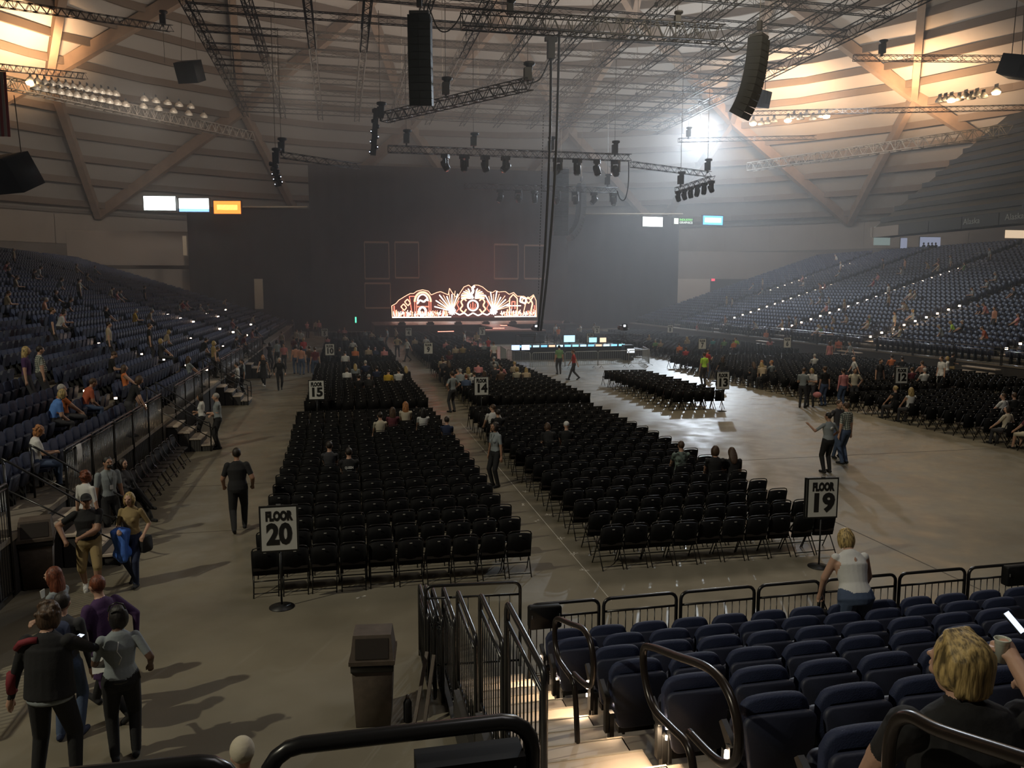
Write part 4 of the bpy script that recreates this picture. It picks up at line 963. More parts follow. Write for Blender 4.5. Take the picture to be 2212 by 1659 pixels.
def cam_platform(x, y, lb1, lb2):
    e = empty('camera_platform', (x, y, 0), 0, lb1, 'platform', 'camera platforms by the mixing desk')
    MB().box((0, 0, .55), (2.6, 2.2, .1), desk_m).build('deck', None, e)
    for a in (-1, 1):
        for b in (-1, 1): MB().tube([(a*1.25, b*1.05, 0), (a*1.25, b*1.05, 1.65)], .03, 6, desk_m).build('post', None, e)
    for z in (1.15, 1.62):
        for a in (-1, 1): MB().tube([(a*1.25, -1.05, z), (a*1.25, 1.05, z)], .025, 6, desk_m).build('rail', None, e)
        MB().tube([(-1.25, -1.05, z), (1.25, -1.05, z)], .025, 6, desk_m).build('rail', None, e); MB().tube([(-1.25, 1.05, z), (1.25, 1.05, z)], .025, 6, desk_m).build('rail', None, e)
    for k in range(12): MB().box((-1.2+.218*k, -1.06, .3), (.2, .03, .5), drape_m).build('skirt', None, e)
    c = empty('video_camera', (x+.1, y, .6), 0, lb2, 'video camera', 'video cameras on the platforms')
    for k in range(3): a = k*2.09; MB().tube([(0, 0, 1.2), (.5*math.cos(a), .5*math.sin(a), 0)], .03, 6, desk_m).build('leg', None, c)
    MB().box((0, .1, 1.55), (.35, .8, .35), desk_m).build('body', None, c); MB().lathe([(.16, 0), (.2, .5)], (0, .5, 1.55), 10, desk_m, Matrix.Rotation(R(-90), 3, 'X')).build('lens_hood', None, c)
    MB().box((-.1, -.35, 1.75), (.42, .06, .3), desk_m).build('viewfinder', None, c); MB().box((-.1, -.39, 1.75), (.16, .02, .14), emis('viewfinder_glow', (.85, .9, 1), 6)).build('screen', None, c)
cam_platform(14.55, 59.5, 'black camera platform at the left end of the mixing desk, under the cables', 'video camera on the left platform beside the hanging cables')
cam_platform(21.3, 58.5, 'black camera platform with railing right of the mixing desk', 'large video camera on the right platform')
bar_m = mat('barrier_steel', (.42, .44, .44), .5, .3)
def barrier(x0, y0, x1, y1, lb):
    a = Vector((x0, y0, 0)); b = Vector((x1, y1, 0)); d = (b-a); L = d.length; d.normalize(); e = empty('crowd_barrier', a, 0, lb, 'barrier', 'steel crowd barriers around the mixing desk')
    up = Vector((0, 0, 1)); MB().tube([up*.15, up*1.0, d*.08+up*1.1, d*(L-.08)+up*1.1, d*L+up*1.0, d*L+up*.15], .022, 6, bar_m).build('frame_tube', None, e)
    MB().tube([up*.22, d*L+up*.22], .018, 6, bar_m).build('bottom_rail', None, e); n = int(L/.13)
    bm = MB().tube([(0, 0, .22), (0, 0, 1.1)], .009, 4, bar_m, caps=False).mesh('bar')
    for k in range(1, n): link('bar', bm, e, d*(L*k/n))
    s = d.cross(up)
    for t in (.25, L-.25): MB().tube([d*t+s*.3, d*t+up*.15, d*t-s*.3], .015, 5, bar_m).build('foot', None, e)
barrier(11.9, 49.4, 14.1, 49.5, 'steel crowd barrier at the near left corner of the mixing desk')
barrier(14.15, 49.6, 16.4, 49.7, 'steel crowd barrier behind the two people walking in the aisle')
barrier(16.45, 49.8, 18.6, 49.9, 'steel crowd barrier, third from the left along the front')
barrier(18.65, 50, 20.2, 50.4, 'short steel crowd barrier at the right end of the front')
barrier(20.3, 50.5, 21.0, 53.5, 'steel crowd barrier running back at the right end')
barrier(11.8, 49.5, 10.9, 52.4, 'steel crowd barrier angling back at the left, nearer one')
barrier(10.85, 52.5, 11.2, 56.2, 'steel crowd barrier angling back at the left, farther one')
# ================================================================ left stand fence, stairs, rails
def stairs(y, n, lb):
    e = empty('entry_stairs', (-5.45, y, 0), 0, lb, 'stairs', 'entry stairs of the left stand')
    for k in range(n):
        z = LZ*(n-k)/(n+1); MB().box((.17+.34*k, 0, z-.02), (.36, 1.25, .04), tread_m).build('tread', None, e)
        MB().box((.17+.34*k, 0, (z-.05)/2), (.30, 1.2, max(.02, z-.06)), riser_dark).build('riser', None, e)
    for s in (-1, 1):
        MB().tube(smooth_path([(-.5, s*.66, LZ+.1), (-.5, s*.66, LZ+.9), (-.4, s*.66, LZ+.98), (n*.34-.3, s*.66, 1.0), (n*.34-.05, s*.66, .88), (n*.34-.05, s*.66, 0)], 3), .022, 8, blackmet).build('handrail', None, e)
        MB().tube([(-.5, s*.66, LZ+.5), (n*.34-.05, s*.66, .45)], .016, 8, blackmet).build('mid_rail', None, e)
        MB().tube([(-.5+.0, s*.66, LZ-.3), (-.5, s*.66, LZ+.95)], .022, 8, blackmet).build('post', None, e)
for y, lb in ((16.2, 'entry stairs of the left stand beside the large litter bin'), (27.0, 'entry stairs of the left stand behind the standing staff pair'), (37.4, 'entry stairs of the left stand, third from the viewer'), (48.5, 'entry stairs of the left stand, farthest'),):
    stairs(y, 4, lb)
k = 0; gaps = [(15.4, 17.0), (26.2, 27.8), (36.6, 38.2), (47.7, 49.3)]
y = 9.0
while y < 58:
    g = [b for a, b in gaps if y+1.75 > a and y < b]
    if g: y = g[0]+.05; continue
    k += 1
    rail_panel('fence_panel', (-5.43, y), (-5.43, y+1.7), 1.95, .05, 'black barred fence panel along the left stand, %s from the viewer' % ordi(k), 'fence panels along the left stand', 17 if y < 30 else 9, rad=.024, cr=.05, mid=.08)
    y += 1.76
# step lamps in the left and right stands
slm = emis('stand_lamp', (1.0, .70, .48), 16); slh = MB().box((0, 0, 0), (.10, .05, .06), motor_m).mesh('housing'); sll = MB().box((0, -.035, 0), (.085, .035, .05), slm).mesh('lens')
slf = MB().box((0, -.035, 0), (.15, .05, .11), slm).mesh('lens')
def stand_lamp(p, lb, g, far=False, rz=0):
    e = empty('step_lamp', p, rz, lb, 'lamp', g); link('housing', slh, e); link('lens', slf if far else sll, e)
Lp = [(160, 853), (227, 869), (295, 884), (147, 737), (197, 748), (290, 771), (338, 783), (386, 795), (431, 805), (257, 699), (400, 735), (470, 752), (380, 692), (408, 699), (465, 714), (494, 721), (523, 728), (439, 681), (463, 687), (534, 704), (480, 672), (353, 684)]
for k, (u, v) in enumerate(sorted(Lp, key=lambda a: -a[1])):
    p = onleft(u, v, .35)+Vector((.3, 0, .12)); stand_lamp(p, 'small lit step lamp, left stand, %s counted from the viewer' % ordi(k+1), 'step lamps of the left stand', p.y > 50, .3)
    if k < 12: light('step_light', 'SPOT', p+Vector((.05, -.12, 0)), 7, (1, .78, .5), .03, p+Vector((.35, -.25, -.5)), 120, .8)
Rp = []
for (ya, k0, k1) in ((72.3, 1, 15), (80.8, 12, 24), (49.2, 0, 9), (60.6, 0, 22), (37.5, 0, 12)):
    for k in range(k0, k1): Rp.append((RX+.55+RP*k, ya-.06*k, RZ+RP*SL*k+.80, k, ya))
for k, (x, y, z, row, ya) in enumerate(Rp):
    stand_lamp((x, y, z), 'tiny lit step lamp, right stand, %s row, %s stair from the viewer' % (ordi(row+1), ordi([37.5, 49.2, 60.6, 72.3, 80.8].index(ya)+1)), 'step lamps of the right stand', True)
    if ya in (49.2, 37.5): MB().box((x-.1, y-.3, z-.33), (.45, .8, .05), tread_m).build('lit_tread', None, tr)
for k in range(5): light('step_light', 'POINT', (RX+.4+RP*1.7*k, 48.6, RZ+RP*SL*1.7*k+.75), 16, (1, .75, .5), .05)
# front rails of the right stand
for k in range(14): rail_panel('railing_panel', (34.6, 26+3.4*k), (34.6, 29.3+3.4*k), 2.0, 1.05, 'grey rail panel along the front of the right stand, %s from the viewer' % ordi(k+1), 'rail panels along the front of the right stand', 6, rad=.03)
for y in (37.5, 49.2, 60.6):
    e = empty('entry_stairs', (34.9, y, 0), 0, 'low entry stairs of the right stand, %s from the viewer' % ordi([37.5, 49.2, 60.6].index(y)+1), 'stairs', 'entry stairs of the right stand')
    for k in range(4): MB().box((-.3-.36*k, 0, LZ*(4-k)/5-.03), (.36, 2.4, .06), tread_m).build('tread', None, e)
# ================================================================ people
SKIN = {'light': (.50, .30, .21), 'tan': (.36, .20, .13), 'dark': (.13, .07, .045)}
HAIR = {'blond': (.42, .30, .12), 'brown': (.07, .04, .022), 'black': (.012, .010, .009), 'grey': (.38, .36, .33), 'red': (.16, .045, .02), 'ginger': (.40, .17, .06), 'bald': (.3, .18, .12), 'dark': (.025, .018, .014)}
COL = {'white': (.62, .62, .60), 'black': (.012, .012, .013), 'grey': (.24, .27, .28), 'navy': (.02, .03, .07), 'blue': (.08, .20, .52), 'red': (.45, .05, .05), 'pink': (.55, .22, .22), 'orange': (.60, .17, .05), 'yellow': (.60, .38, .04),
       'green': (.16, .30, .14), 'lime': (.45, .75, .08), 'purple': (.06, .025, .09), 'beige': (.40, .32, .22), 'brown': (.10, .06, .04), 'maroon': (.12, .03, .04), 'teal': (.08, .30, .32), 'cream': (.52, .47, .36), 'khaki': (.30, .22, .10),
       'denim': (.06, .09, .16), 'skin': SKIN['light'], 'rust': (.38, .09, .04), 'charcoal': (.04, .04, .045), 'peach': (.52, .26, .18)}
def cm(c): return mat('cloth_'+c, COL[c], .85, bump=.2, bscale=35) if c != 'skin' else sm('light')
def sm(c): return mat('skin_'+c, SKIN[c], .55, bump=.05, bscale=80)
def hm(c):
    if 'hair_'+c in MATS: return MATS['hair_'+c]
    m = mat('hair_'+c, HAIR[c], .55); nt = m.node_tree; b = nt.nodes['Principled BSDF']
    tc = nt.nodes.new('ShaderNodeTexCoord'); mp = nt.nodes.new('ShaderNodeMapping'); mp.inputs['Scale'].default_value = (70, 40, 9); n = nt.nodes.new('ShaderNodeTexNoise'); n.inputs['Scale'].default_value = 1.2; n.inputs['Detail'].default_value = 3
    r = nt.nodes.new('ShaderNodeValToRGB'); r.color_ramp.elements[0].position = .35; r.color_ramp.elements[1].position = .62; k0 = .22 if c in ('blond', 'ginger') else .5
    r.color_ramp.elements[0].color = (*[x*k0 for x in HAIR[c]], 1); r.color_ramp.elements[1].color = (*[min(1, x*1.35) for x in HAIR[c]], 1)
    bp = nt.nodes.new('ShaderNodeBump'); bp.inputs['Strength'].default_value = .6; bp.inputs['Distance'].default_value = .01
    nt.links.new(tc.outputs['Object'], mp.inputs[0]); nt.links.new(mp.outputs[0], n.inputs['Vector']); nt.links.new(n.outputs['Fac'], r.inputs['Fac']); nt.links.new(r.outputs['Color'], b.inputs['Base Color'])
    nt.links.new(n.outputs['Fac'], bp.inputs['Height']); nt.links.new(bp.outputs['Normal'], b.inputs['Normal']); return m
def V3(*a): return np.array(a, float)
def ik(a, t, l1, l2, pole):
    d = t-a; L = np.linalg.norm(d); L2 = min(L, (l1+l2)*.999); d = d/max(L, 1e-6); t = a+d*L2
    x = (l1*l1-l2*l2+L2*L2)/(2*L2); h = math.sqrt(max(0, l1*l1-x*x)); p = pole-d*np.dot(pole, d); p = p/max(np.linalg.norm(p), 1e-6)
    return a+d*x+p*h, t
def ball(q, c, r, n=10):
    """ellipsoid, r a triple or number"""
    if not hasattr(r, '__len__'): r = (r, r, r)
    m = n; vs = [(c[0], c[1], c[2]-r[2])]; fs = []
    for i in range(1, m):
        ph = -math.pi/2+math.pi*i/m
        for k in range(2*n):
            th = math.pi*k/n; vs.append((c[0]+r[0]*math.cos(ph)*math.cos(th), c[1]+r[1]*math.cos(ph)*math.sin(th), c[2]+r[2]*math.sin(ph)))
    vs.append((c[0], c[1], c[2]+r[2])); W = 2*n
    for k in range(W): fs.append((0, 1+(k+1) % W, 1+k)); fs.append((len(vs)-1, 1+(m-2)*W+k, 1+(m-2)*W+(k+1) % W))
    for i in range(m-2):
        for k in range(W): a = 1+i*W+k; b = 1+i*W+(k+1) % W; fs.append((a, b, b+W, a+W))
    q.add(vs, fs)
def cone(q, a, b, ra, rb, n=12, flat=None):
    """capsule with two radii"""
    a = V3(*a); b = V3(*b); d = b-a; L = np.linalg.norm(d); d = d/max(L, 1e-6)
    x = np.cross(d, V3(0, 0, 1) if abs(d[2]) < .9 else V3(0, 1, 0)); x /= np.linalg.norm(x); y = np.cross(x, d)
    vs = []; rings = []
    for s, c, r in ((-1, a, ra), (1, b, rb)):
        for k in (range(0, 4) if s < 0 else range(3, -1, -1)):
            ph = math.pi/2*(1-k/3.0) if True else 0
            rings.append((c+d*s*r*math.sin(ph), max(r*math.cos(ph), r*.02)))
    for c, r in rings:
        for k in range(n):
            t = 2*math.pi*k/n; vs.append(c+x*math.cos(t)*r+y*math.sin(t)*r)
    fs = [(i*n+k, i*n+(k+1) % n, (i+1)*n+(k+1) % n, (i+1)*n+k) for i in range(len(rings)-1) for k in range(n)]
    fs += [tuple(range(n))[::-1], tuple((len(rings)-1)*n+k for k in range(n))]
    q.add([tuple(v) for v in vs], fs)
TMP = bpy.data.scenes.new('workbench')
def remesh(q, vox, smooth=2, name='body'):
    me = q.mesh('t'); o = bpy.data.objects.new('t', me); TMP.collection.objects.link(o)
    m = o.modifiers.new('r', 'REMESH'); m.mode = 'VOXEL'; m.voxel_size = vox
    if smooth: s = o.modifiers.new('s', 'SMOOTH'); s.factor = .5; s.iterations = smooth
    vl = TMP.view_layers[0]; vl.update()
    out = bpy.data.meshes.new_from_object(o.evaluated_get(vl.depsgraph)); bpy.data.objects.remove(o); bpy.data.meshes.remove(me)
    out.name = name; out.polygons.foreach_set('use_smooth', [True]*len(out.polygons)); return out
def rot(v, ax, a):
    c, s = math.cos(a), math.sin(a); x, y, z = v
    if ax == 'x': return V3(x, y*c-z*s, y*s+z*c)
    if ax == 'y': return V3(x*c+z*s, y, -x*s+z*c)
    return V3(x*c-y*s, x*s+y*c, z)
def build_body(pose, vox=.016, fem=False, bulk=1., sleeve=.7, shorts=False, dress=False, hi=False, longs=False, foot=True, shw=1., coat=None):
    """pose: pz pelvis height, lean, side, hands (l, r), feet (l, r), head (yaw, pitch); body faces +Y, units of a 1.72 m adult. Slots 0 skin 1 top 2 bottom 3 shoe"""
    q = MB(); prims = []
    def pr(a, b, ra, rb, rule): prims.append((V3(*a), V3(*b), ra, rb, rule)); cone(q, a, b, ra, rb)
    pz = pose.get('pz', .93); lean = pose.get('lean', 0); tw = pose.get('twist', 0)
    pel = V3(0, 0, pz)
    def T(v): return pel+rot(rot(V3(*v), 'x', -lean), 'z', tw)
    # torso loft
    W = .92 if fem else 1.0; B = bulk
    rings = [(-.10, .135*W*B, .10*B, 0), (-.03, .165*(1.04 if fem else 1)*B, .118*B, 0), (.06, .158*B, .112*B, 0), (.16, .135*W*B, .10*B, .005), (.27, .15*W*B, .108*B, .01), (.37, .168*W*B, .112*B, .005), (.45, .170*W*shw, .095, -.005), (.505, .12*W*shw, .075, -.01), (.54, .065, .06, -.005)]
    n = 20; vs = []
    for z, a, b, yo in rings:
        for k in range(n):
            t = 2*math.pi*k/n; vs.append(tuple(T((a*math.cos(t), yo+b*math.sin(t)*(1.06 if math.sin(t) > 0 and .2 < z < .4 and fem else 1), z))))
    fs = [(i*n+k, i*n+(k+1) % n, (i+1)*n+(k+1) % n, (i+1)*n+k) for i in range(len(rings)-1) for k in range(n)]+[tuple(range(n))[::-1], tuple((len(rings)-1)*n+k for k in range(n))]
    q.add(vs, fs)
    prims.append((T((0, 0, -.05)), T((0, 0, .05)), .12, .12, [(9, 2)])); prims.append((T((0, 0, .10)), T((0, 0, .44)), .13, .12, [(9, 1)]))
    if fem:
        for s in (-1, 1): ball(q, T((s*.07, .085, .31)), .055, 6)
    if bulk > 1.12: ball(q, T((0, .05, .13)), (.15, .13, .15), 8)
    if coat is not None:
        k0 = len(q.v); vs = []; cr = [(coat, .195*B, .14*B), (coat*.5+.08, .185*B, .132*B), (.24, .18*B, .128*B), (.40, .175*B, .118), (.47, .13, .08)]
        for z, a, b in cr:
            for k in range(n): t = 2*math.pi*k/n; f = 1+.03*math.sin(4*t+z*9)*(1 if z < .2 else .3); vs.append(tuple(T((a*f*math.cos(t), b*f*math.sin(t), z))))
        q.add(vs, [(i*n+k, i*n+(k+1) % n, (i+1)*n+(k+1) % n, (i+1)*n+k) for i in range(4) for k in range(n)]+[tuple(range(n))[::-1], tuple(4*n+k for k in range(n))])
        for s in (-1, 0, 1): prims.append((T((s*.09, 0, coat)), T((s*.07, 0, .40)), .125*B, .125*B, [(9, 1)]))
    # neck and head
    nk = pose.get('nk', 0); nb = T((0, -.005, .50)); nt = T((0, .015, .60-nk)); pr(nb, nt, .056, .052, [(9, 0)])
    hy, hp = pose.get('head', (0, 0)); hc = nt+rot(rot(V3(0, .02, .085), 'x', -hp), 'z', tw)
    def Hh(v): return hc+rot(rot(V3(*v), 'x', -hp), 'z', hy+tw)
    k0 = len(q.v); ball(q, (0, 0, 0), (.074, .093, .108), 10); ball(q, (0, .03, -.055), (.052, .058, .06), 7); ball(q, (0, .012, .01), (.066, .085, .09), 7)
    cone(q, (0, .085, .005), (0, .112, -.028), .010, .015, 8)
    for s in (-1, 1): ball(q, (s*.076, -.005, -.012), (.012, .022, .03), 5); ball(q, (s*.036, .07, -.03), (.02, .02, .02), 5)
    if hi:
        cone(q, (-.045, .083, .024), (.045, .083, .024), .010, .010, 8); cone(q, (-.018, .086, -.058), (.018, .086, -.058), .008, .008, 8)
    for i in range(k0, len(q.v)): q.v[i] = tuple(Hh(q.v[i]))
    prims.append((hc, hc+V3(0, 0, .01), .1, .1, [(9, 0)]))
    # arms
    hands = pose['hands']; sk = T((0, 0, 0))*0
    for s, i in ((-1, 0), (1, 1)):
        sh = T((s*(.178*W*shw), -.005, .455)); tgt = T(hands[i]) if pose.get('hl', True) else V3(*hands[i]); pole = V3(s*.5, -.8, -.5) if len(pose.get('poles', ())) <= i else V3(*pose['poles'][i])
        pole = rot(pole, 'z', tw); el, wr_ = ik(sh, tgt, .29, .255, pole)
        a_r = (.056 if not fem else .047)*(1+(B-1)*.6); up = [(sleeve, 1), (9, 0)] if sleeve < 1 else [(9, 1)]
        pr(sh, el, a_r*(1.08 if sleeve > .1 else .95), a_r*.80, up)
        pr(el, wr_, a_r*.76, a_r*.52, [(9, 1)] if longs else [(9, 0)])
        d = wr_-el; d /= np.linalg.norm(d); grip = pose.get('grip', (0, 0))[i]
        sd = np.cross(d, V3(0, 0, 1)); sd = sd/np.linalg.norm(sd) if np.linalg.norm(sd) > .1 else V3(1, 0, 0); nrm = np.cross(sd, d)
        pc = wr_+d*.05; pr(wr_+d*.01, wr_+d*.075, .030, .034, [(9, 0)])
        for f in range(4):
            o = sd*(f-1.5)*.018; L = (.062, .072, .068, .055)[f]*(1 if hi else .9); b0 = wr_+d*.085+o; bend = .5+grip*1.2
            b1 = b0+(d*math.cos(bend*.4)-nrm*math.sin(bend*.4))*L*.5; b2 = b1+(d*math.cos(bend)-nrm*math.sin(bend))*L*.5
            pr(b0-d*.02, b1, .0095, .009, [(9, 0)]); pr(b1, b2, .009, .0078, [(9, 0)])
        th0 = wr_+d*.03+sd*.026*(-s); th1 = th0+d*.04+sd*.02*(-s)-nrm*.01; pr(th0, th1, .012, .010, [(9, 0)]); pr(th1, th1+d*.025-nrm*.012*(1+grip), .010, .0085, [(9, 0)])
    # legs
    feet = pose['feet']; lt = 1.0+(B-1)*.6
    for s, i in ((-1, 0), (1, 1)):
        hp_ = T((s*.088, 0, -.03)); ft = V3(*feet[i]); yaw = feet[i][3] if len(feet[i]) > 3 else 0; an = V3(*feet[i][:3])+V3(0, 0, .085)
        pole = V3(s*.15, 1, .25) if len(pose.get('kp', ())) <= i else V3(*pose['kp'][i]); kn, an = ik(hp_, an, .43, .42, pole)
        rule = [(9, 2)] if not shorts else [(9, 2)]; shin = [(9, 2)] if not shorts else [(.12, 2), (9, 0)]
        tr_ = 1.0 if shorts else 1.06
        pr(hp_, kn, .092*lt*tr_, .064*lt*tr_, rule); pr(kn, an, (.058 if shorts else .066)*lt, (.038 if shorts else .052), shin)
        fd = rot(V3(0, 1, 0), 'z', yaw); pitch = pose.get('fp', (0, 0))[i]; fd = fd*math.cos(pitch)-V3(0, 0, 1)*math.sin(pitch)
        if foot:
            z0 = an-V3(0, 0, .045); pr(z0-fd*.045, z0+fd*.15, .042, .034, [(9, 3)]); pr(z0+V3(0, 0, -.01)-fd*.04, z0+fd*.16+V3(0, 0, -.012), .03, .028, [(9, 3)])
    if dress:
        a = T((0, 0, .08)); hem = V3(0, 0, max(.42, pz-.48)); k0 = len(q.v); vs = []
        for j in range(5):
            t = j/4; c = a*(1-t)+V3(a[0], a[1], hem[2])*t
            for k in range(n): th = 2*math.pi*k/n; rr = .13+.10*t+.008*math.sin(5*th)*t; vs.append((c[0]+rr*1.15*math.cos(th), c[1]+rr*math.sin(th), c[2]))
        q.add(vs, [(i*n+(k+1) % n, i*n+k, (i+1)*n+k, (i+1)*n+(k+1) % n) for i in range(4) for k in range(n)]+[tuple(range(n)), tuple(4*n+k for k in range(n))[::-1]])
        prims.append((a, V3(a[0], a[1], hem[2]), .14, .26, [(9, 1)]))
    me = remesh(q, vox, 2 if vox < .02 else 1, 'body')
    nv = len(me.vertices); co = np.empty(nv*3); me.vertices.foreach_get('co', co); co = co.reshape(-1, 3)
    best = np.full(nv, 1e9); slot = np.zeros(nv, int)
    for a, b, ra, rb, rule in prims:
        d = b-a; L2 = max(np.dot(d, d), 1e-9); t = np.clip(((co-a) @ d)/L2, 0, 1); dist = np.linalg.norm(co-a-t[:, None]*d, axis=1)-(ra+(rb-ra)*t)
        sl = np.full(nv, rule[-1][1])
        for tm, s_ in reversed(rule[:-1]): sl[t < tm] = s_
        m = dist < best; best[m] = dist[m]; slot[m] = sl[m]
    if hi:   # lips
        pass
    idx = np.empty(len(me.loops), np.int32); me.loops.foreach_get('vertex_index', idx); st_ = np.empty(len(me.polygons), np.int32); me.polygons.foreach_get('loop_start', st_)
    me.materials.clear()
    for k in range(4): me.materials.append(cm('grey'))
    me.polygons.foreach_set('material_index', slot[idx[st_]].astype(np.int32))
    me.update(); return me, (hc, Hh)
def build_hair(style, Hh, vox=.012):
    q = MB(); k0 = 0; r = random.Random(5)
    ball(q, (0, -.016, .022), (.083, .096, .104), 10)
    if style in ('bob', 'long', 'curly'): ball(q, (0, -.035, -.02), (.095, .08, .125), 9); ball(q, (-.07, .0, -.03), (.03, .05, .10), 6); ball(q, (.07, .0, -.03), (.03, .05, .10), 6)
    if style == 'long': ball(q, (0, -.07, -.14), (.105, .055, .20), 9); ball(q, (-.07, -.03, -.14), (.035, .04, .15), 6); ball(q, (.07, -.03, -.14), (.035, .04, .15), 6)
    if style == 'bun': ball(q, (0, -.115, .045), .042, 6)
    if style == 'pony': ball(q, (0, -.12, -.05), (.035, .04, .12), 6)
    if style == 'curly':
        for k in range(26): a = r.uniform(0, 6.28); b = r.uniform(-.5, 1.3); ball(q, (.085*math.cos(a)*math.cos(b), -.03+.085*math.sin(a)*math.cos(b)-.01, .02+.09*math.sin(b)), .026, 4)
    if style == 'swept':
        ball(q, (.005, -.02, .035), (.088, .102, .094), 9); ball(q, (0, -.052, -.035), (.074, .052, .078), 7); ball(q, (-.045, -.01, -.01), (.045, .07, .07), 6)
        for k in range(22): a = -1.35+k*.13; cone(q, (.05*math.sin(a), .0, .122), (.092*math.sin(a), -.045-.06*math.cos(a), .03-.02*math.cos(k*2)), .014, .011, 6); cone(q, (.092*math.sin(a), -.045-.06*math.cos(a), .03-.02*math.cos(k*2)), (.07*math.sin(a), -.045-.05*math.cos(a), -.07-.015*math.cos(k)), .012, .009, 6)
    if style == 'cap':
        q = MB(); ball(q, (0, -.004, .035), (.085, .102, .085), 10); q.prism([(-.07, .0), (.07, .0), (.07, .012), (-.07, .012)], .09, None, Matrix.Identity(3), (0, .13, .035))
    if style == 'knit':
        q = MB(); ball(q, (0, -.006, .04), (.092, .11, .10), 10)
    q.v = [tuple(Hh(v)) for v in q.v]
    return remesh(q, vox, 1 if style != 'curly' else 0, 'hair' if style not in ('cap', 'knit') else 'cap')
POSE = {
 'stand': dict(hands=((-.27, .02, -.13), (.27, .02, -.13)), feet=((-.10, 0, 0, .15), (.10, .02, 0, -.15))),
 'stand_folded': dict(hands=((.10, .22, .18), (-.10, .20, .14)), feet=((-.10, 0, 0, .15), (.11, .03, 0, -.15)), grip=(1, 1)),
 'stand_phone': dict(hands=((-.12, .28, .22), (.10, .32, .30)), feet=((-.10, 0, 0, .15), (.11, .03, 0, -.15)), head=(0, .35), grip=(1, 1)),
 'stand_hips': dict(hands=((-.20, .05, .08), (.20, .05, .08)), feet=((-.13, 0, 0, .25), (.13, .02, 0, -.25)), poles=((-1, -.5, 0), (1, -.5, 0)), grip=(1, 1)),
 'walk': dict(pz=.91, lean=.04, hands=((-.27, -.20, -.08), (.27, .24, -.02)), feet=((-.09, .30, 0), (.09, -.30, .06)), fp=(-.2, .6)),
 'walk2': dict(pz=.91, lean=.06, hands=((-.28, .22, .02), (.28, .14, .02)), feet=((-.08, -.26, .05), (.09, .24, 0)), fp=(.5, -.15)),
 'sit': dict(pz=.585, lean=-.08, hands=((-.14, .36, .04), (.14, .36, .04)), feet=((-.12, .50, 0), (.12, .46, 0))),
 'sit_fwd': dict(pz=.585, lean=.42, hands=((-.12, .38, .10), (.14, .36, .12)), feet=((-.14, .44, 0), (.14, .42, 0)), head=(0, .25)),
 'sit_phone': dict(pz=.585, lean=.10, hands=((-.10, .34, .20), (.12, .34, .22)), feet=((-.12, .48, 0), (.12, .42, 0)), head=(0, .45), grip=(1, 1)),
 'sit_turn': dict(pz=.585, lean=-.05, hands=((-.20, .34, .04), (.30, .20, .10)), feet=((-.12, .50, 0), (.12, .46, 0)), head=(.9, 0), twist=.25),
 'sit_cross': dict(pz=.585, lean=-.12, hands=((-.05, .34, .06), (.08, .36, .08)), feet=((-.05, .62, .0), (.02, .68, .30)), kp=((0, .6, 1), (0, .5, 1))),
 'sit_arms_up': dict(pz=.585, lean=0, hands=((-.16, .24, .66), (.16, .24, .66)), feet=((-.12, .48, 0), (.12, .42, 0)), poles=((-1, 0, -.3), (1, 0, -.3)), grip=(1, 1)),
 'lean_rail': dict(pz=.92, lean=.40, hands=((-.26, .34, .06), (.26, .34, .06)), feet=((-.10, -.02, 0), (.11, 0, 0)), head=(0, .4), poles=((-1, -.6, 0), (1, -.6, 0)), grip=(1, 1)),
}
CACHE = {}
def proto(pose, hair, vox, **kw):
    key = (pose, vox, tuple(sorted(kw.items())))
    if key not in CACHE: CACHE[key] = build_body(POSE[pose] if isinstance(pose, str) else dict(pose), vox, **kw)
    me, (hc, Hh) = CACHE[key]; hk = key+(hair,)
    if hair != 'bald' and hk not in CACHE: CACHE[hk] = build_hair(hair, Hh, max(.010, vox*.8))
    return me, (CACHE[hk] if hair != 'bald' else None), Hh
def person(loc, rz, label, pose, top, bottom, hair='short', hc='brown', skin='light', shoes='black', s=1., vox=.016, group=None, eyes=False, **kw):
    me, hme, Hh = proto(pose, hair, vox, **kw)
    o = link('person', me, None, loc, rz); o.scale = (s, s, s); tag(o, label, 'person', group)
    for sl, m in zip(o.material_slots, (sm(skin), cm(top), cm(bottom), cm(shoes))): sl.link = 'OBJECT'; sl.material = m
    if hme:
        h = link('hair' if hair not in ('cap', 'knit') else 'cap', hme, o)
        if not hme.materials: hme.materials.append(hm('brown'))
        h.material_slots[0].link = 'OBJECT'; h.material_slots[0].material = hm(hc) if hc in HAIR and hair not in ('cap', 'knit') else cm(hc)
    if eyes:
        for k in (-1, 1):
            q = MB(); ball(q, (0, 0, 0), .0115, 6); p = Hh((k*.032, .083, .008)); link('eye', q.mesh('eye', mat('eye_dark', (.03, .02, .015), .2)), o, tuple(p))
    return o
NPOSE = {}
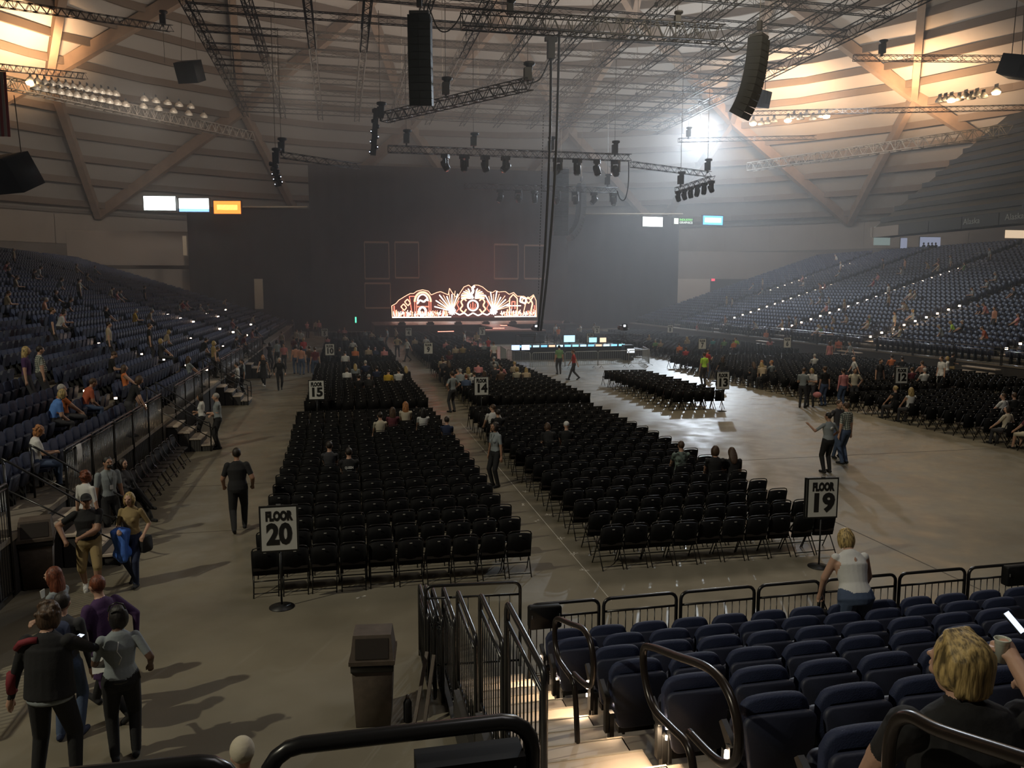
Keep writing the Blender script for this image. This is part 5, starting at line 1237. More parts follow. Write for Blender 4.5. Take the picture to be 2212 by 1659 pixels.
# ---- near and middle figures
# bottom left group
p = atz(95, 1312, 1.95)
POSE['jacket'] = dict(pz=.94, lean=.05, hands=((-.36, .04, -.10), (.26, .46, .20)), feet=((-.15, -.04, 0, .2), (.15, .05, 0, -.2)), head=(-.15, .35), grip=(.4, 1), poles=((-1, -.4, 0), (.8, -.5, -.6)))
jm = person((p.x, p.y, 0), -.12, 'person in a black jacket with dark red stripes, back turned, holding a glowing phone', 'jacket', 'black', 'black', 'curly', 'brown', s=1.14, vox=.011, bulk=1.10, sleeve=2, longs=True, coat=-.04)
def strip_on(parent, pts, r, m, name):
    return MB().tube(pts, r, 8, m).build(name, None, parent)
dkred = mat('jacket_red', (.20, .02, .03), .8)
strip_on(jm, [(-.05, -.05, 1.435), (-.12, -.045, 1.43), (-.20, -.04, 1.405), (-.245, -.02, 1.35)], .030, dkred, 'red_stripe'); strip_on(jm, [(-.305, .0, 1.12), (-.325, .01, 1.02), (-.335, .03, .93)], .045, dkred, 'red_cuff')
q = MB(); q.lathe([(.188, .865), (.196, .88), (.188, .915)], (0, 0, 0), 20, cm('grey')); q.v = [(x, y*.76+.0, z) for x, y, z in q.v]; q.build('shirt_hem', None, jm)
phw = emis('phone_glow', (.70, .80, 1), 1.4); phd = mat('phone_dark', (.02, .02, .02), .3); pink_px = emis('phone_picture', (.10, .10, .14), 1)
def phone(p, rz, tilt, lb, screen=True, s=1.):
    e = empty('phone', p, 0, lb, 'phone', 'phones held by people'); e.rotation_euler = (tilt, 0, rz); e.scale = (s, s, s)
    MB().box((0, 0, 0), (.075, .15, .009), phd).build('case', None, e)
    if screen: MB().box((0, 0, .006), (.068, .138, .002), phw).build('screen', None, e)
    return e
hp_ = aty(166, 1380, 1)  # direction only
r_ = ray(166, 1380); t_ = (p.y+.42)/r_.y; ph = phone((r_.x*t_, r_.y*t_, CAMZ+r_.z*t_), -.55, .25, 'bright phone held by the person in the black and red jacket', True, 1.05)
for a, b, w_, h_ in ((-.01, .03, .03, .03), (.012, .0, .025, .04), (-.012, -.03, .03, .03)): MB().box((a, b, .008), (w_, h_, .001), pink_px).build('picture_patch', None, ph)
p = atz(120, 1232, 1.66)
rw = person((p.x, p.y, 0), 1.35, 'person with long dark red hair in a grey button shirt, seen in profile', 'stand_folded', 'grey', 'black', 'long', 'red', s=.985, vox=.012, fem=True, sleeve=2, longs=False, hi=True, eyes=True)
MB().prism([(-.03, 1.33), (.03, 1.33), (.045, 1.43), (-.045, 1.43)], .012, cm('white'), Matrix.Rotation(-.05, 3, 'X'), (0, .115, .0)).build('collar_shirt', None, rw)
p = atz(150, 1600, .03)
bp_ = person((p.x-.02, p.y+.1, 0), -.1, 'person in dark clothes with a navy backpack behind the jacketed one', 'stand', 'charcoal', 'denim', 'short', 'dark', s=1.0, vox=.014, sleeve=2, longs=True, shoes='navy')
bevel_prism(MB(), rounded(.30, .26, 1.02, 1.46, .08), .16, cm('navy'), Matrix.Identity(3), (0, -.19, 0)).build('backpack', None, bp_)
p = atz(222, 1240, 1.76)
POSE['stride'] = dict(pz=.88, lean=.14, hands=((-.27, .22, .02), (.27, -.16, .0)), feet=((-.08, -.42, .08), (.09, .38, 0)), fp=(.7, -.2))
person((p.x, p.y, 0), .9, 'person in a long purple and black coat striding to the left, short greying red hair', 'stride', 'purple', 'black', 'short', 'red', s=1.03, vox=.013, bulk=1.06, sleeve=2, longs=True, coat=-.36)
p = atz(252, 1318, 1.70)
POSE['papers'] = dict(pz=.93, lean=.03, hands=((-.20, .30, .08), (.30, .10, .06)), feet=((-.10, 0, 0, .15), (.11, .03, 0, -.15)), head=(.9, .1), grip=(1, .5))
st_ = person((p.x, p.y, 0), .25, 'staff person in a grey polo wearing a headset, seen from behind holding papers', 'papers', 'grey', 'black', 'bob', 'black', 'dark', s=1.0, vox=.011, fem=True, bulk=1.16, sleeve=.8)
MB().tube([(-.085, -.0, 1.70), (-.06, -.03, 1.77), (0, -.04, 1.80), (.06, -.03, 1.77), (.085, 0, 1.70)], .009, 6, phd).build('headset', None, st_)
MB().tube([(.0, -.135, 1.40), (-.02, -.145, 1.30), (.02, -.135, 1.22), (-.01, -.14, 1.15)], .006, 5, cm('white')).build('shirt_logo', None, st_)
q = MB(); q.lathe([(.165, .90), (.172, .94), (.165, .97)], (0, 0, 0), 20, phd); q.v = [(x, y*.80, z) for x, y, z in q.v]; q.build('belt', None, st_)
r_ = ray(232, 1432); t_ = (p.y+.05)/r_.y; pp = Vector((r_.x*t_, r_.y*t_, CAMZ+r_.z*t_)); e = empty('paper_sheets', pp, .3, 'white papers held by the staff person with the headset', 'paper')
for k in range(3): MB().box((.012*k, .01*k, .004*k), (.30, .22, .003), cm('white'), mtx=Matrix.Rotation(.5, 3, 'X') @ Matrix.Rotation(.1*k, 3, 'Z')).build('sheet', None, e)
# left middle group
def up(u, v, z): q_ = atz(u, v, z); return (q_.x, q_.y, 0)
POSE['cross_arm'] = dict(pz=.91, lean=.05, hands=((.08, .28, .16), (.34, .12, .10)), feet=((-.10, .22, 0), (.10, -.22, .05)), fp=(-.1, .5), grip=(1, 1), poles=((-1, -.3, -.2), (1, -.4, 0)))
person(up(185, 1062, 1.76), math.pi+.25, 'person in a black cap, black polo and khaki shorts walking toward the viewer', 'cross_arm', 'black', 'khaki', 'cap', 'black', 'tan', s=1.02, vox=.012, bulk=1.22, sleeve=.7, shorts=True, shoes='white', hi=True, eyes=True)
m_ = person(up(230, 987, 1.80), math.pi+.7, 'bearded staff person in a grey polo with a lanyard standing by the left stand', 'stand', 'grey', 'black', 'short', 'black', 'tan', s=1.05, vox=.012, sleeve=.75, hi=True, eyes=True)
q = MB(); ball(q, (0, .105, 1.545), (.05, .045, .042), 7); q.build('beard', hm('black'), m_); MB().tube([(-.06, .10, 1.44), (-.02, .125, 1.28), (0, .13, 1.18), (.02, .125, 1.28), (.06, .10, 1.44)], .005, 5, phd).box((0, .135, 1.15), (.06, .005, .08), cm('white')).build('lanyard', None, m_)
POSE['jacket_arm'] = dict(pz=.92, lean=.0, hands=((-.26, .14, .05), (.12, .26, .16)), feet=((-.09, .16, 0), (.09, -.18, .04)), fp=(-.1, .5), grip=(.5, 1))
bw = person(up(280, 1064, 1.64), math.pi-.15, 'person with wavy blond hair and olive top carrying a blue jacket over one arm', 'jacket_arm', 'khaki', 'navy', 'bob', 'blond', s=.96, vox=.012, fem=True, bulk=1.05, sleeve=.9, hi=True, eyes=True)
q = MB(); rj = random.Random(2)
for k in range(16): cone(q, (.10+rj.uniform(-.10, .12), .20+rj.uniform(-.05, .06), 1.05), (.10+rj.uniform(-.14, .16), .20+rj.uniform(-.06, .08), .52+rj.uniform(0, .14)), .055, .06, 8)
ball(q, (.12, .18, 1.06), (.15, .10, .07), 8)
j = remesh(q, .014, 2, 'draped_jacket'); j.materials.append(mat('jacket_blue', (.06, .17, .60), .6, noise=.2, nscale=6)); j.transform(Matrix.Scale(.96, 4)); R_ = Matrix.Rotation(math.pi-.15, 4, 'Z'); j.transform(R_)
tag(link('jacket', j, None, bw.location), 'bright blue jacket hanging over the blond person\'s arm', 'jacket')
q = MB(); bevel_prism(q, rounded(.26, .24, .62, .92, .06), .10, cm('black'), Matrix.Rotation(1.2, 3, 'Z'), (-.24, .02, 0)).build('shoulder_bag', None, bw)
person(up(183, 1020, 1.66), -.5, 'person with short dark red hair in a pale green top, standing by the fence', 'stand', 'white', 'charcoal', 'curly', 'red', s=.98, vox=.015, fem=True, sleeve=.9)
person((-4.78, 18.75, 0), -math.pi/2-.55, 'person with glasses and dark hair on a folding chair by the fence, legs crossed', 'sit_cross', 'charcoal', 'black', 'long', 'dark', s=1.0, vox=.013, fem=True, sleeve=2, longs=True, hi=True, eyes=True)
person(up(510, 968, 1.80), .06, 'heavy bald person in black t-shirt and trousers walking away down the left aisle', 'walk2', 'black', 'black', 'short', 'dark', 'tan', s=1.05, vox=.011, bulk=1.22, sleeve=.75)
person(up(434, 852, 1.66), math.pi/2+.1, 'staff person with dark hair and white top, looking left beside the grey-haired one', 'stand_folded', 'white', 'black', 'bob', 'black', 'tan', s=.97, vox=.015, fem=True, sleeve=.9)
person(up(468, 850, 1.80), math.pi/2+.25, 'staff person with white hair and light blue shirt, standing with hands folded', 'stand_folded', 'grey', 'black', 'short', 'grey', s=1.05, vox=.013, bulk=1.1, sleeve=.75)
person(up(512, 784, 1.66), math.pi/2, 'staff person in a pale shirt by the third entry stairs, nearer one', 'stand_folded', 'white', 'black', 'short', 'dark', s=.97, vox=.018, sleeve=.9)
person(up(524, 776, 1.72), math.pi/2+.3, 'staff person in a pale shirt by the third entry stairs, farther one', 'stand', 'grey', 'black', 'short', 'dark', s=1.0, vox=.018, sleeve=.9)
person(up(568, 766, 1.68), math.pi-.1, 'person with long ginger hair in a short black dress walking toward the viewer', 'walk', 'black', 'black', 'long', 'ginger', s=.98, vox=.017, fem=True, dress=True, sleeve=.1, shoes='white')
person(up(603, 772, 1.68), math.pi+.1, 'person with grey hair all in black walking toward the viewer', 'walk2', 'black', 'black', 'bob', 'grey', s=.98, vox=.017, sleeve=2, longs=True)
w1 = person(up(1070, 914, 1.68), math.pi/2+.5, 'staff person with dark curly hair in a grey polo, standing in the centre aisle', 'stand', 'grey', 'black', 'curly', 'dark', 'tan', s=.985, vox=.012, fem=True, sleeve=.75, hi=True, eyes=True)
MB().tube([(-.06, .09, 1.42), (-.02, .12, 1.28), (0, .125, 1.1), (.02, .12, 1.28), (.06, .09, 1.42)], .005, 5, phd).build('lanyard', None, w1)
POSE['point'] = dict(pz=.93, lean=.02, hands=((-.42, .30, .42), (.22, .18, .06)), feet=((-.10, 0, 0, .15), (.11, .03, 0, -.15)), head=(.5, 0), poles=((-.5, -.3, -1), (1, -.5, 0)), grip=(.3, .6))
g1 = person(up(1792, 892, 1.70), .05, 'staff person in a grey t-shirt pointing left, seen from behind', 'point', 'grey', 'black', 'bun', 'black', 'tan', s=.99, vox=.013, fem=True, bulk=1.12, sleeve=.8)
MB().lathe([(.045, 0), (.05, .006)], (0, -.125, 1.30), 12, cm('white'), Matrix.Rotation(R(90), 3, 'X')).build('shirt_logo', None, g1)
plaid = mat('plaid_shirt', (.22, .26, .22), .85)
def plaid_nodes():
    nt = plaid.node_tree; b = nt.nodes['Principled BSDF']; tc = nt.nodes.new('ShaderNodeTexCoord')
    c = None; mixs = []
    for d in ('X', 'Z'):
        wv = nt.nodes.new('ShaderNodeTexWave'); wv.bands_direction = d; wv.inputs['Scale'].default_value = 5.5; nt.links.new(tc.outputs['Object'], wv.inputs['Vector']); mixs.append(wv)
    mx = nt.nodes.new('ShaderNodeMath'); mx.operation = 'MULTIPLY'; nt.links.new(mixs[0].outputs['Fac'], mx.inputs[0]); nt.links.new(mixs[1].outputs['Fac'], mx.inputs[1])
    r = nt.nodes.new('ShaderNodeValToRGB'); r.color_ramp.elements[0].color = (.05, .07, .06, 1); r.color_ramp.elements[1].color = (.55, .55, .48, 1); r.color_ramp.elements[1].position = .6
    nt.links.new(mx.outputs[0], r.inputs[0]); nt.links.new(r.outputs[0], b.inputs['Base Color'])
plaid_nodes(); MATS['cloth_plaid'] = plaid; COL['plaid'] = (.2, .25, .2)
MATS['cloth_hawaii'] = mat('hawaii_shirt', (.12, .16, .14), .8, noise=.95, nscale=14); COL['hawaii'] = (.1, .1, .1)
person(up(1830, 870, 1.82), .35, 'person in a green plaid shirt and jeans beside the pointing staff person', 'stand', 'plaid', 'denim', 'short', 'brown', s=1.06, vox=.013, sleeve=.8)
person(up(1812, 864, 1.78), math.pi+.2, 'person in a dark top facing the viewer between the staff person and the plaid shirt', 'stand_hips', 'charcoal', 'denim', 'short', 'brown', s=1.03, vox=.015, sleeve=.8)
# at the near rail, in the near stand
wt = person((5.98, 8.15, .48), -.12, 'person with short blond hair in a sleeveless white top leaning at the front railing', 'lean_rail', 'white', 'denim', 'bob', 'blond', s=1.03, vox=.010, fem=True, bulk=1.3, shw=1.08, sleeve=.02)
MB().prism([(-.008, -.05), (.008, -.05), (.012, .02), (0, .045), (-.012, .02)], .01, sm('light'), Matrix.Rotation(-.40, 3, 'X'), (0, .045, 1.34)).build('keyhole', None, wt)
e = empty('handbag', (5.62, 8.3, 1.15), .2, 'small black handbag hanging at the white-topped person\'s side', 'bag'); bevel_prism(MB(), rounded(.24, .22, -.13, .08, .04), .09, cm('black'), Matrix.Identity(3), (0, 0, 0)).build('pouch', None, e); MB().tube([(-.1, 0, .06), (0, 0, .25), (.1, 0, .06)], .008, 6, cm('black')).build('strap', None, e)
POSE['cup'] = dict(pz=.645, nk=.045, lean=.05, hands=((-.16, .36, .04), (.45, .34, .50)), feet=((-.12, .50, 0), (.12, .46, 0)), head=(.22, .12), grip=(.5, 1.1), poles=((-1, -.5, 0), (1.2, .3, -.8)))
bm_ = person((2.08, 2.20, nfloor(7)), -.12, 'person with swept blond hair in a black t-shirt seated in front, back to the viewer', 'cup', 'black', 'black', 'swept', 'blond', s=1.0, vox=.006, bulk=1.24, shw=1.2, sleeve=.75, hi=True)
bm_['label'] = 'blond person in a black t-shirt seated in front, back to the viewer, holding a cup'
r_ = ray(2164, 1402); t_ = 2.56/r_.y; cp = Vector((r_.x*t_, r_.y*t_, CAMZ+r_.z*t_))
e = empty('plastic_cup', cp, 0, 'clear plastic cup of pale beer in the blond person\'s hand', 'cup'); e.scale = (.74, .74, .8)
MB().lathe([(.030, -.06), (.038, .045), (.043, .052), (.041, .056), (.038, .05), (.029, -.066)], (0, 0, 0), 20, mat('cup_plastic', (.55, .58, .50), .15, spec=.6)).build('cup_body', None, e); MB().lathe([(.001, .03), (.0375, .03)], (0, 0, 0), 20, mat('beer', (.42, .38, .18), .2)).build('drink', None, e)
hd = None
q = MB()   # phone and hand of the neighbour out of frame
person((3.72, 3.05, nfloor(6)), .15, 'seated person at the right edge, only hands with a lit phone in view', 'sit_phone', 'navy', 'denim', 'short', 'brown', vox=.012, sleeve=2, longs=True)
r_ = ray(2190, 1345); t_ = 3.35/r_.y; phone((r_.x*t_, r_.y*t_, CAMZ+r_.z*t_), .45, .75, 'white lit phone at the right edge above the blond person', True, .85)
kc = person(up(524, 1606, 1.72), .3, 'person in a cream knit cap below the near rail, only the head in view', 'stand', 'charcoal', 'black', 'knit', 'cream', s=1.0, vox=.014, sleeve=2)
# ---- middle distance people on the floor chairs (snapped to real chairs)
seatpos = [(c[0], c[1]) for c in chairs]; taken = set()
def chair_at(u, v):
    g = atz(u, v, 1.36); best = min((( (x-g.x)**2+(y-g.y)**2, x, y) for x, y in seatpos if (x, y) not in taken), default=None)
    taken.add((best[1], best[2])); return best[1], best[2]
occ = set(); ROWY = {}
for zn_, ls_ in (('l', left), ('r', right)):
    for c_ in ls_: ROWY.setdefault((zn_, c_[4]), []).append(c_[1])
plist = []
def crowd(u, v, zone, top, hair='short', hc='brown', pose=None, bottom='charcoal', skin='light', vox=.024, face=None, s=None, lab=None, **kw):
    rn = random.Random(int(u*7+v*13)); s = s or rn.uniform(.95, 1.04)
    if zone == 'f':
        x, y = chair_at(u, v); loc = (x, y+.06, 0); pose = pose or rn.choice(('sit', 'sit', 'sit_turn', 'sit_phone', 'sit_fwd')); rz = rn.uniform(-.2, .2); where = 'on a floor chair'
    elif zone == 's':
        q_ = atz(u, v, 1.72*s); loc = (q_.x, q_.y, 0); pose = pose or rn.choice(('stand', 'stand_hips', 'stand_phone', 'stand_folded', 'walk')); rz = rn.uniform(-3.1, 3.1); where = 'standing on the floor'
    elif zone in 'lr':
        sit = pose is None or pose.startswith('sit'); hh = 1.36 if sit else 1.74
        q_ = onleft(u, v, hh) if zone == 'l' else onright(u, v, hh)
        x0 = LX if zone == 'l' else RX; sg = -1 if zone == 'l' else 1; k = max(0, round(((q_.x-x0)*sg-.2)/RP)); x = x0+sg*(.2+RP*k); z = LZ+RP*SL*k
        t = (z+hh-CAMZ)/ray(u, v).z if abs(z+hh-CAMZ) > .9 else None
        y = q_.y+(x-q_.x)*(q_.y/q_.x if abs(q_.x) > 1 else 0)
        y = min(max(y, 8), 94)
        if sit:
            rows_ = ROWY[(zone, k)] if (zone, k) in ROWY else [y]; y = min(rows_, key=lambda a: abs(a-y)+(9 if (zone, k, a) in occ else 0)); occ.add((zone, k, y))
        loc = (x-sg*(.03 if sit else .42), y, z); pose = pose or rn.choice(('sit', 'sit_fwd', 'sit_phone', 'sit_cross')); rz = (-sg*(-1) if False else sg)*(math.pi/2)-sg*rn.uniform(.2, .7); where = 'in the left stand' if zone == 'l' else 'in the right stand'
        if not sit: where = 'standing '+where
        else: where = where.replace('in ', 'seated in ')
    if face is not None: rz = face
    hw = {'bald': 'bald', 'cap': hc+'-capped'}.get(hair, hc+'-haired')
    o = person(loc, rz, None, pose, top, bottom, hair, hc, skin, s=s, vox=vox, **kw)
    plist.append((lab or '%s person in a %s top, %s' % (hw, top, where), u, v, o, {'f': 'people on the floor chairs', 's': 'people standing on the arena floor', 'l': 'people in the left stand', 'r': 'people in the right stand'}[zone], bool(lab)))
    return o
A_ = lambda *a, **k: crowd(*a, **k)
# block of Floor 20
for a in ((822, 893, 'cream', 'bun', 'dark'), (850, 878, 'maroon', 'long', 'brown'), (873, 876, 'cream', 'long', 'ginger'), (914, 876, 'white', 'long', 'black'), (957, 898, 'navy', 'short', 'dark'), (707, 962, 'charcoal', 'short', 'dark')):
    A_(a[0], a[1], 'f', a[2], a[3], a[4], pose='sit', vox=.016, fem=True)
qs = A_(750, 962, 'f', 'black', 'short', 'dark', pose='sit', vox=.015, lab='person on a floor chair in a black t-shirt with white lettering on the back', bulk=1.1)
tq = tmw(text_mesh('QUEEN', .08, 1, cm('white'), .003, .001), .20); lq = link('lettering', tq, qs, (0, -.165, .92)); MB().box((.0, -.168, .85), (.12, .002, .008), cm('grey')).build('lettering_line', None, qs)
# block of Floor 19 and 14
for a in ((1045, 882, 'black', 'short', 'dark', 'sit'), (1080, 876, 'white', 'short', 'brown', 'sit_turn'), (1200, 915, 'black', 'bob', 'brown', 'sit_fwd'), (1242, 915, 'black', 'cap', 'white', 'sit'), (1463, 958, 'hawaii', 'short', 'brown', 'sit'), (1517, 963, 'black', 'bob', 'brown', 'sit'), (1555, 960, 'black', 'long', 'brown', 'sit_phone')):
    A_(a[0], a[1], 'f', a[2], a[3], a[4], pose=a[5], vox=.016)
for a in ((745, 790, 'white', 'bob', 'brown'), (767, 783, 'grey', 'long', 'blond'), (786, 780, 'navy', 'short', 'grey'), (811, 790, 'navy', 'short', 'dark'), (803, 808, 'black', 'short', 'grey'), (833, 796, 'yellow', 'short', 'dark'), (857, 798, 'white', 'short', 'dark'), (877, 790, 'black', 'long', 'blond'),
          (775, 812, 'black', 'short', 'dark'), (745, 756, 'white', 'short', 'dark'), (773, 750, 'orange', 'long', 'blond'), (792, 748, 'beige', 'short', 'brown'), (812, 748, 'navy', 'short', 'red'), (828, 750, 'pink', 'short', 'red'), (730, 755, 'charcoal', 'short', 'tan' if False else 'brown'), (760, 735, 'white', 'short', 'brown'),
          (937, 774, 'charcoal', 'short', 'brown'), (950, 770, 'beige', 'short', 'brown'), (966, 758, 'maroon', 'long', 'brown'), (965, 780, 'black', 'long', 'brown'), (941, 795, 'peach', 'short', 'dark'), (956, 797, 'grey', 'short', 'grey'), (986, 795, 'cream', 'long', 'blond'), (1015, 802, 'white', 'short', 'brown'), (997, 808, 'denim', 'short', 'red'),
          (1037, 783, 'pink', 'short', 'dark'), (1034, 802, 'khaki', 'long', 'brown'), (1066, 790, 'charcoal', 'short', 'grey'), (1059, 770, 'grey', 'short', 'grey'), (1092, 785, 'pink', 'short', 'dark'), (1087, 797, 'brown', 'short', 'brown'), (1108, 790, 'cream', 'bob', 'blond'), (1112, 782, 'beige', 'short', 'blond'), (1137, 790, 'beige', 'long', 'blond'), (1075, 778, 'charcoal', 'short', 'dark'),
          (983, 745, 'beige', 'short', 'brown'), (1000, 745, 'khaki', 'short', 'brown'), (960, 735, 'pink', 'short', 'brown'), (970, 738, 'charcoal', 'bob', 'brown'), (1017, 742, 'charcoal', 'short', 'dark'), (750, 722, 'beige', 'short', 'brown'), (840, 722, 'grey', 'short', 'brown'), (897, 728, 'beige', 'short', 'brown'), (915, 726, 'white', 'short', 'brown'),
          (701, 725, 'pink', 'short', 'brown'), (733, 708, 'maroon', 'short', 'brown'), (742, 708, 'pink', 'short', 'ginger'), (790, 712, 'grey', 'short', 'brown'), (808, 715, 'beige', 'short', 'brown'), (1115, 738, 'grey', 'short', 'grey'), (1106, 730, 'pink', 'short', 'brown')):
    A_(a[0], a[1], 'f', a[2], a[3], a[4])
# right floor blocks
for a in ((1868, 833, 'black', 'bun', 'blond'), (1893, 835, 'white', 'long', 'blond')): A_(a[0], a[1], 'f', a[2], a[3], a[4], pose='sit', vox=.015, fem=True, sleeve=.05)
A_(2172, 850, 'f', 'white', 'short', 'brown', pose='sit_turn', vox=.018); A_(2200, 848, 'f', 'black', 'short', 'brown', pose='sit', vox=.018)
A_(2135, 884, 'f', 'maroon', 'cap', 'navy', pose='sit_turn', vox=.015, bottom='cream', shorts=True); A_(2170, 884, 'f', 'cream', 'bob', 'dark', pose='sit_turn', vox=.015)
for a in ((1785, 766, 'white', 'short', 'grey'), (1647, 782, 'beige', 'short', 'ginger'), (1656, 784, 'beige', 'long', 'blond'), (1667, 782, 'grey', 'short', 'ginger'), (1614, 780, 'charcoal', 'long', 'brown'), (1552, 770, 'black', 'long', 'brown'), (1567, 766, 'black', 'bob', 'dark'), (1460, 740, 'orange', 'short', 'brown'), (1457, 745, 'red', 'short', 'brown'), (1496, 728, 'beige', 'long', 'blond'),
          (1536, 729, 'teal', 'short', 'brown'), (1560, 732, 'green', 'short', 'brown'), (1573, 735, 'orange', 'short', 'brown'), (1587, 729, 'lime', 'short', 'brown'), (1920, 768, 'orange', 'short', 'dark'), (1945, 770, 'black', 'short', 'dark'), (1965, 790, 'white', 'short', 'brown'), (1980, 792, 'maroon', 'short', 'brown'), (1993, 780, 'peach', 'short', 'brown'), (2005, 800, 'white', 'short', 'grey'), (1740, 730, 'pink', 'long', 'brown'),
          (1402, 722, 'beige', 'short', 'blond'), (1388, 735, 'beige', 'short', 'grey'), (1400, 732, 'green', 'short', 'grey')):
    A_(a[0], a[1], 'f', a[2], a[3], a[4])
# standing on the floor
A_(1736, 795, 's', 'grey', pose='stand_phone', vox=.016, face=-.9, lab='person in a grey t-shirt standing at the near edge of Floor 12, looking down'); A_(1755, 795, 's', 'white', 'bob', 'blond', pose='stand_phone', vox=.018, face=2.2)
A_(1783, 792, 's', 'black', hc='brown', bottom='denim', pose='stand', vox=.016, face=.1, lab='person in a black t-shirt and jeans standing back to the viewer by the pink shirt'); A_(1823, 797, 's', 'pink', hc='dark', bottom='denim', pose='stand', vox=.015, face=.1, bulk=1.15, sleeve=2, longs=True, lab='large person in a pink long-sleeved shirt and jeans, back to the viewer'); A_(1847, 795, 's', 'cream', hc='dark', pose='stand_hips', vox=.016, face=2.9, skin='tan')
A_(1847, 770, 's', 'white', 'bald', 'bald', pose='walk', vox=.018, face=1.2); A_(1793, 738, 's', 'pink', 'long', 'brown', bottom='pink', pose='stand', vox=.02); A_(1812, 730, 's', 'rust', hc='dark', skin='tan', pose='stand', vox=.02, bulk=1.15); A_(1838, 738, 's', 'grey', pose='walk', vox=.02)
A_(2035, 770, 's', 'white', hc='brown', bottom='white', pose='stand', vox=.02); A_(2048, 770, 's', 'white', 'bob', 'blond', pose='stand_folded', vox=.02); A_(1902, 775, 's', 'charcoal', hc='dark', pose='stand', vox=.02); A_(2140, 770, 's', 'black', hc='dark', bottom='khaki', pose='stand_folded', vox=.02, shorts=True) if False else A_(2058, 762, 's', 'black', hc='dark', bottom='khaki', pose='stand_folded', vox=.02, shorts=True)
A_(1522, 762, 's', 'lime', hc='brown', pose='stand', vox=.018, face=.2); A_(1528, 755, 's', 'red', hc='brown', bottom='denim', pose='stand_phone', vox=.017, face=-1.2, lab='person in a red top standing behind the Floor 13 sign, handing something over')
A_(1645, 710, 's', 'charcoal', hc='dark', pose='stand'); A_(1656, 712, 's', 'orange', hc='brown', pose='stand'); A_(1667, 712, 's', 'white', hc='grey', bottom='denim', pose='stand'); A_(1506, 698, 's', 'red', hc='brown', pose='stand', bulk=1.15)
A_(1208, 746, 's', 'green', hc='dark', pose='stand', vox=.018, face=.1, bulk=1.15, lab='person with a green and black backpack standing at the barriers'); A_(1240, 755, 's', 'red', hc='brown', bottom='charcoal', pose='walk', vox=.017, face=1.4, lab='person in a red top striding left in front of the barriers')
A_(977, 803, 's', 'grey', hc='brown', pose='stand_hips', vox=.017, face=.6, lab='person in a grey t-shirt standing with hands on hips left of the Floor 14 sign')
for a in ((1003, 716, 'white'), (1030, 716, 'beige'), (1055, 728, 'red'), (1067, 738, 'white'), (836, 708, 'grey'), (855, 708, 'beige'), (858, 725, 'beige'), (880, 730, 'white'), (1200, 700, 'white'), (1206, 705, 'orange'), (1254, 700, 'white'), (1285, 698, 'white')): A_(a[0], a[1], 's', a[2], hc='brown')
for a in ((638, 745, 'peach', 'dark', 'denim'), (650, 748, 'peach', 'dark', 'denim'), (668, 748, 'brown', 'brown', 'denim'), (680, 750, 'maroon', 'brown', 'denim'), (655, 730, 'red', 'blond', 'denim'), (613, 742, 'pink', 'brown', 'charcoal'), (598, 735, 'grey', 'dark', 'charcoal'), (582, 740, 'charcoal', 'dark', 'charcoal'), (634, 728, 'maroon', 'brown', 'denim'),
          (640, 712, 'cream', 'brown', 'charcoal'), (650, 713, 'white', 'brown', 'charcoal'), (608, 716, 'beige', 'brown', 'charcoal'), (633, 690, 'charcoal', 'dark', 'charcoal'), (575, 690, 'white', 'dark', 'charcoal'), (585, 692, 'beige', 'brown', 'charcoal'), (663, 694, 'pink', 'brown', 'charcoal'), (682, 692, 'beige', 'brown', 'charcoal'), (689, 692, 'pink', 'blond', 'charcoal')):
    A_(a[0], a[1], 's', a[2], 'bob' if a[3] in ('blond', 'dark') else 'short', a[3], bottom=a[4], pose='stand' if a[0] % 3 else 'stand_folded', face=random.Random(a[0]).uniform(-.8, .8)+(math.pi if a[0] % 2 else 0))
# left stand
A_(70, 945, 'l', 'white', 'curly', 'ginger', pose='sit_phone', bottom='denim', vox=.014, fem=True, lab='person in a white t-shirt and jeans with a phone, front row of the left stand', bulk=1.1)
A_(101, 820, 'l', 'blue', 'bob', 'blond', pose='sit_fwd', vox=.016, lab='person with blond hair in a bright blue t-shirt bending forward in the left stand', bulk=1.15)
A_(138, 832, 'l', 'orange', hc='white' if False else 'grey', pose='sit', vox=.016); A_(178, 806, 'l', 'rust', hc='brown', pose='sit_fwd', bottom='denim', vox=.016, lab='person in a rust red t-shirt leaning forward in the left stand', skin='tan')
A_(238, 794, 'l', 'black', 'bob', 'brown', pose='lean_rail', vox=.016, lab='person in a black t-shirt bending over the seats of the left stand'); A_(264, 768, 'l', 'orange', 'long', 'brown', pose='sit', vox=.018, sleeve=.05); A_(408, 768, 'l', 'grey', 'long', 'brown', pose='sit', vox=.018)
A_(14, 735, 'l', 'purple', 'long', 'blond', pose='stand', vox=.017, lab='person with long blond hair in a purple top standing at the left edge'); A_(47, 742, 'l', 'plaid', hc='dark', pose='stand', vox=.017, bulk=1.15)
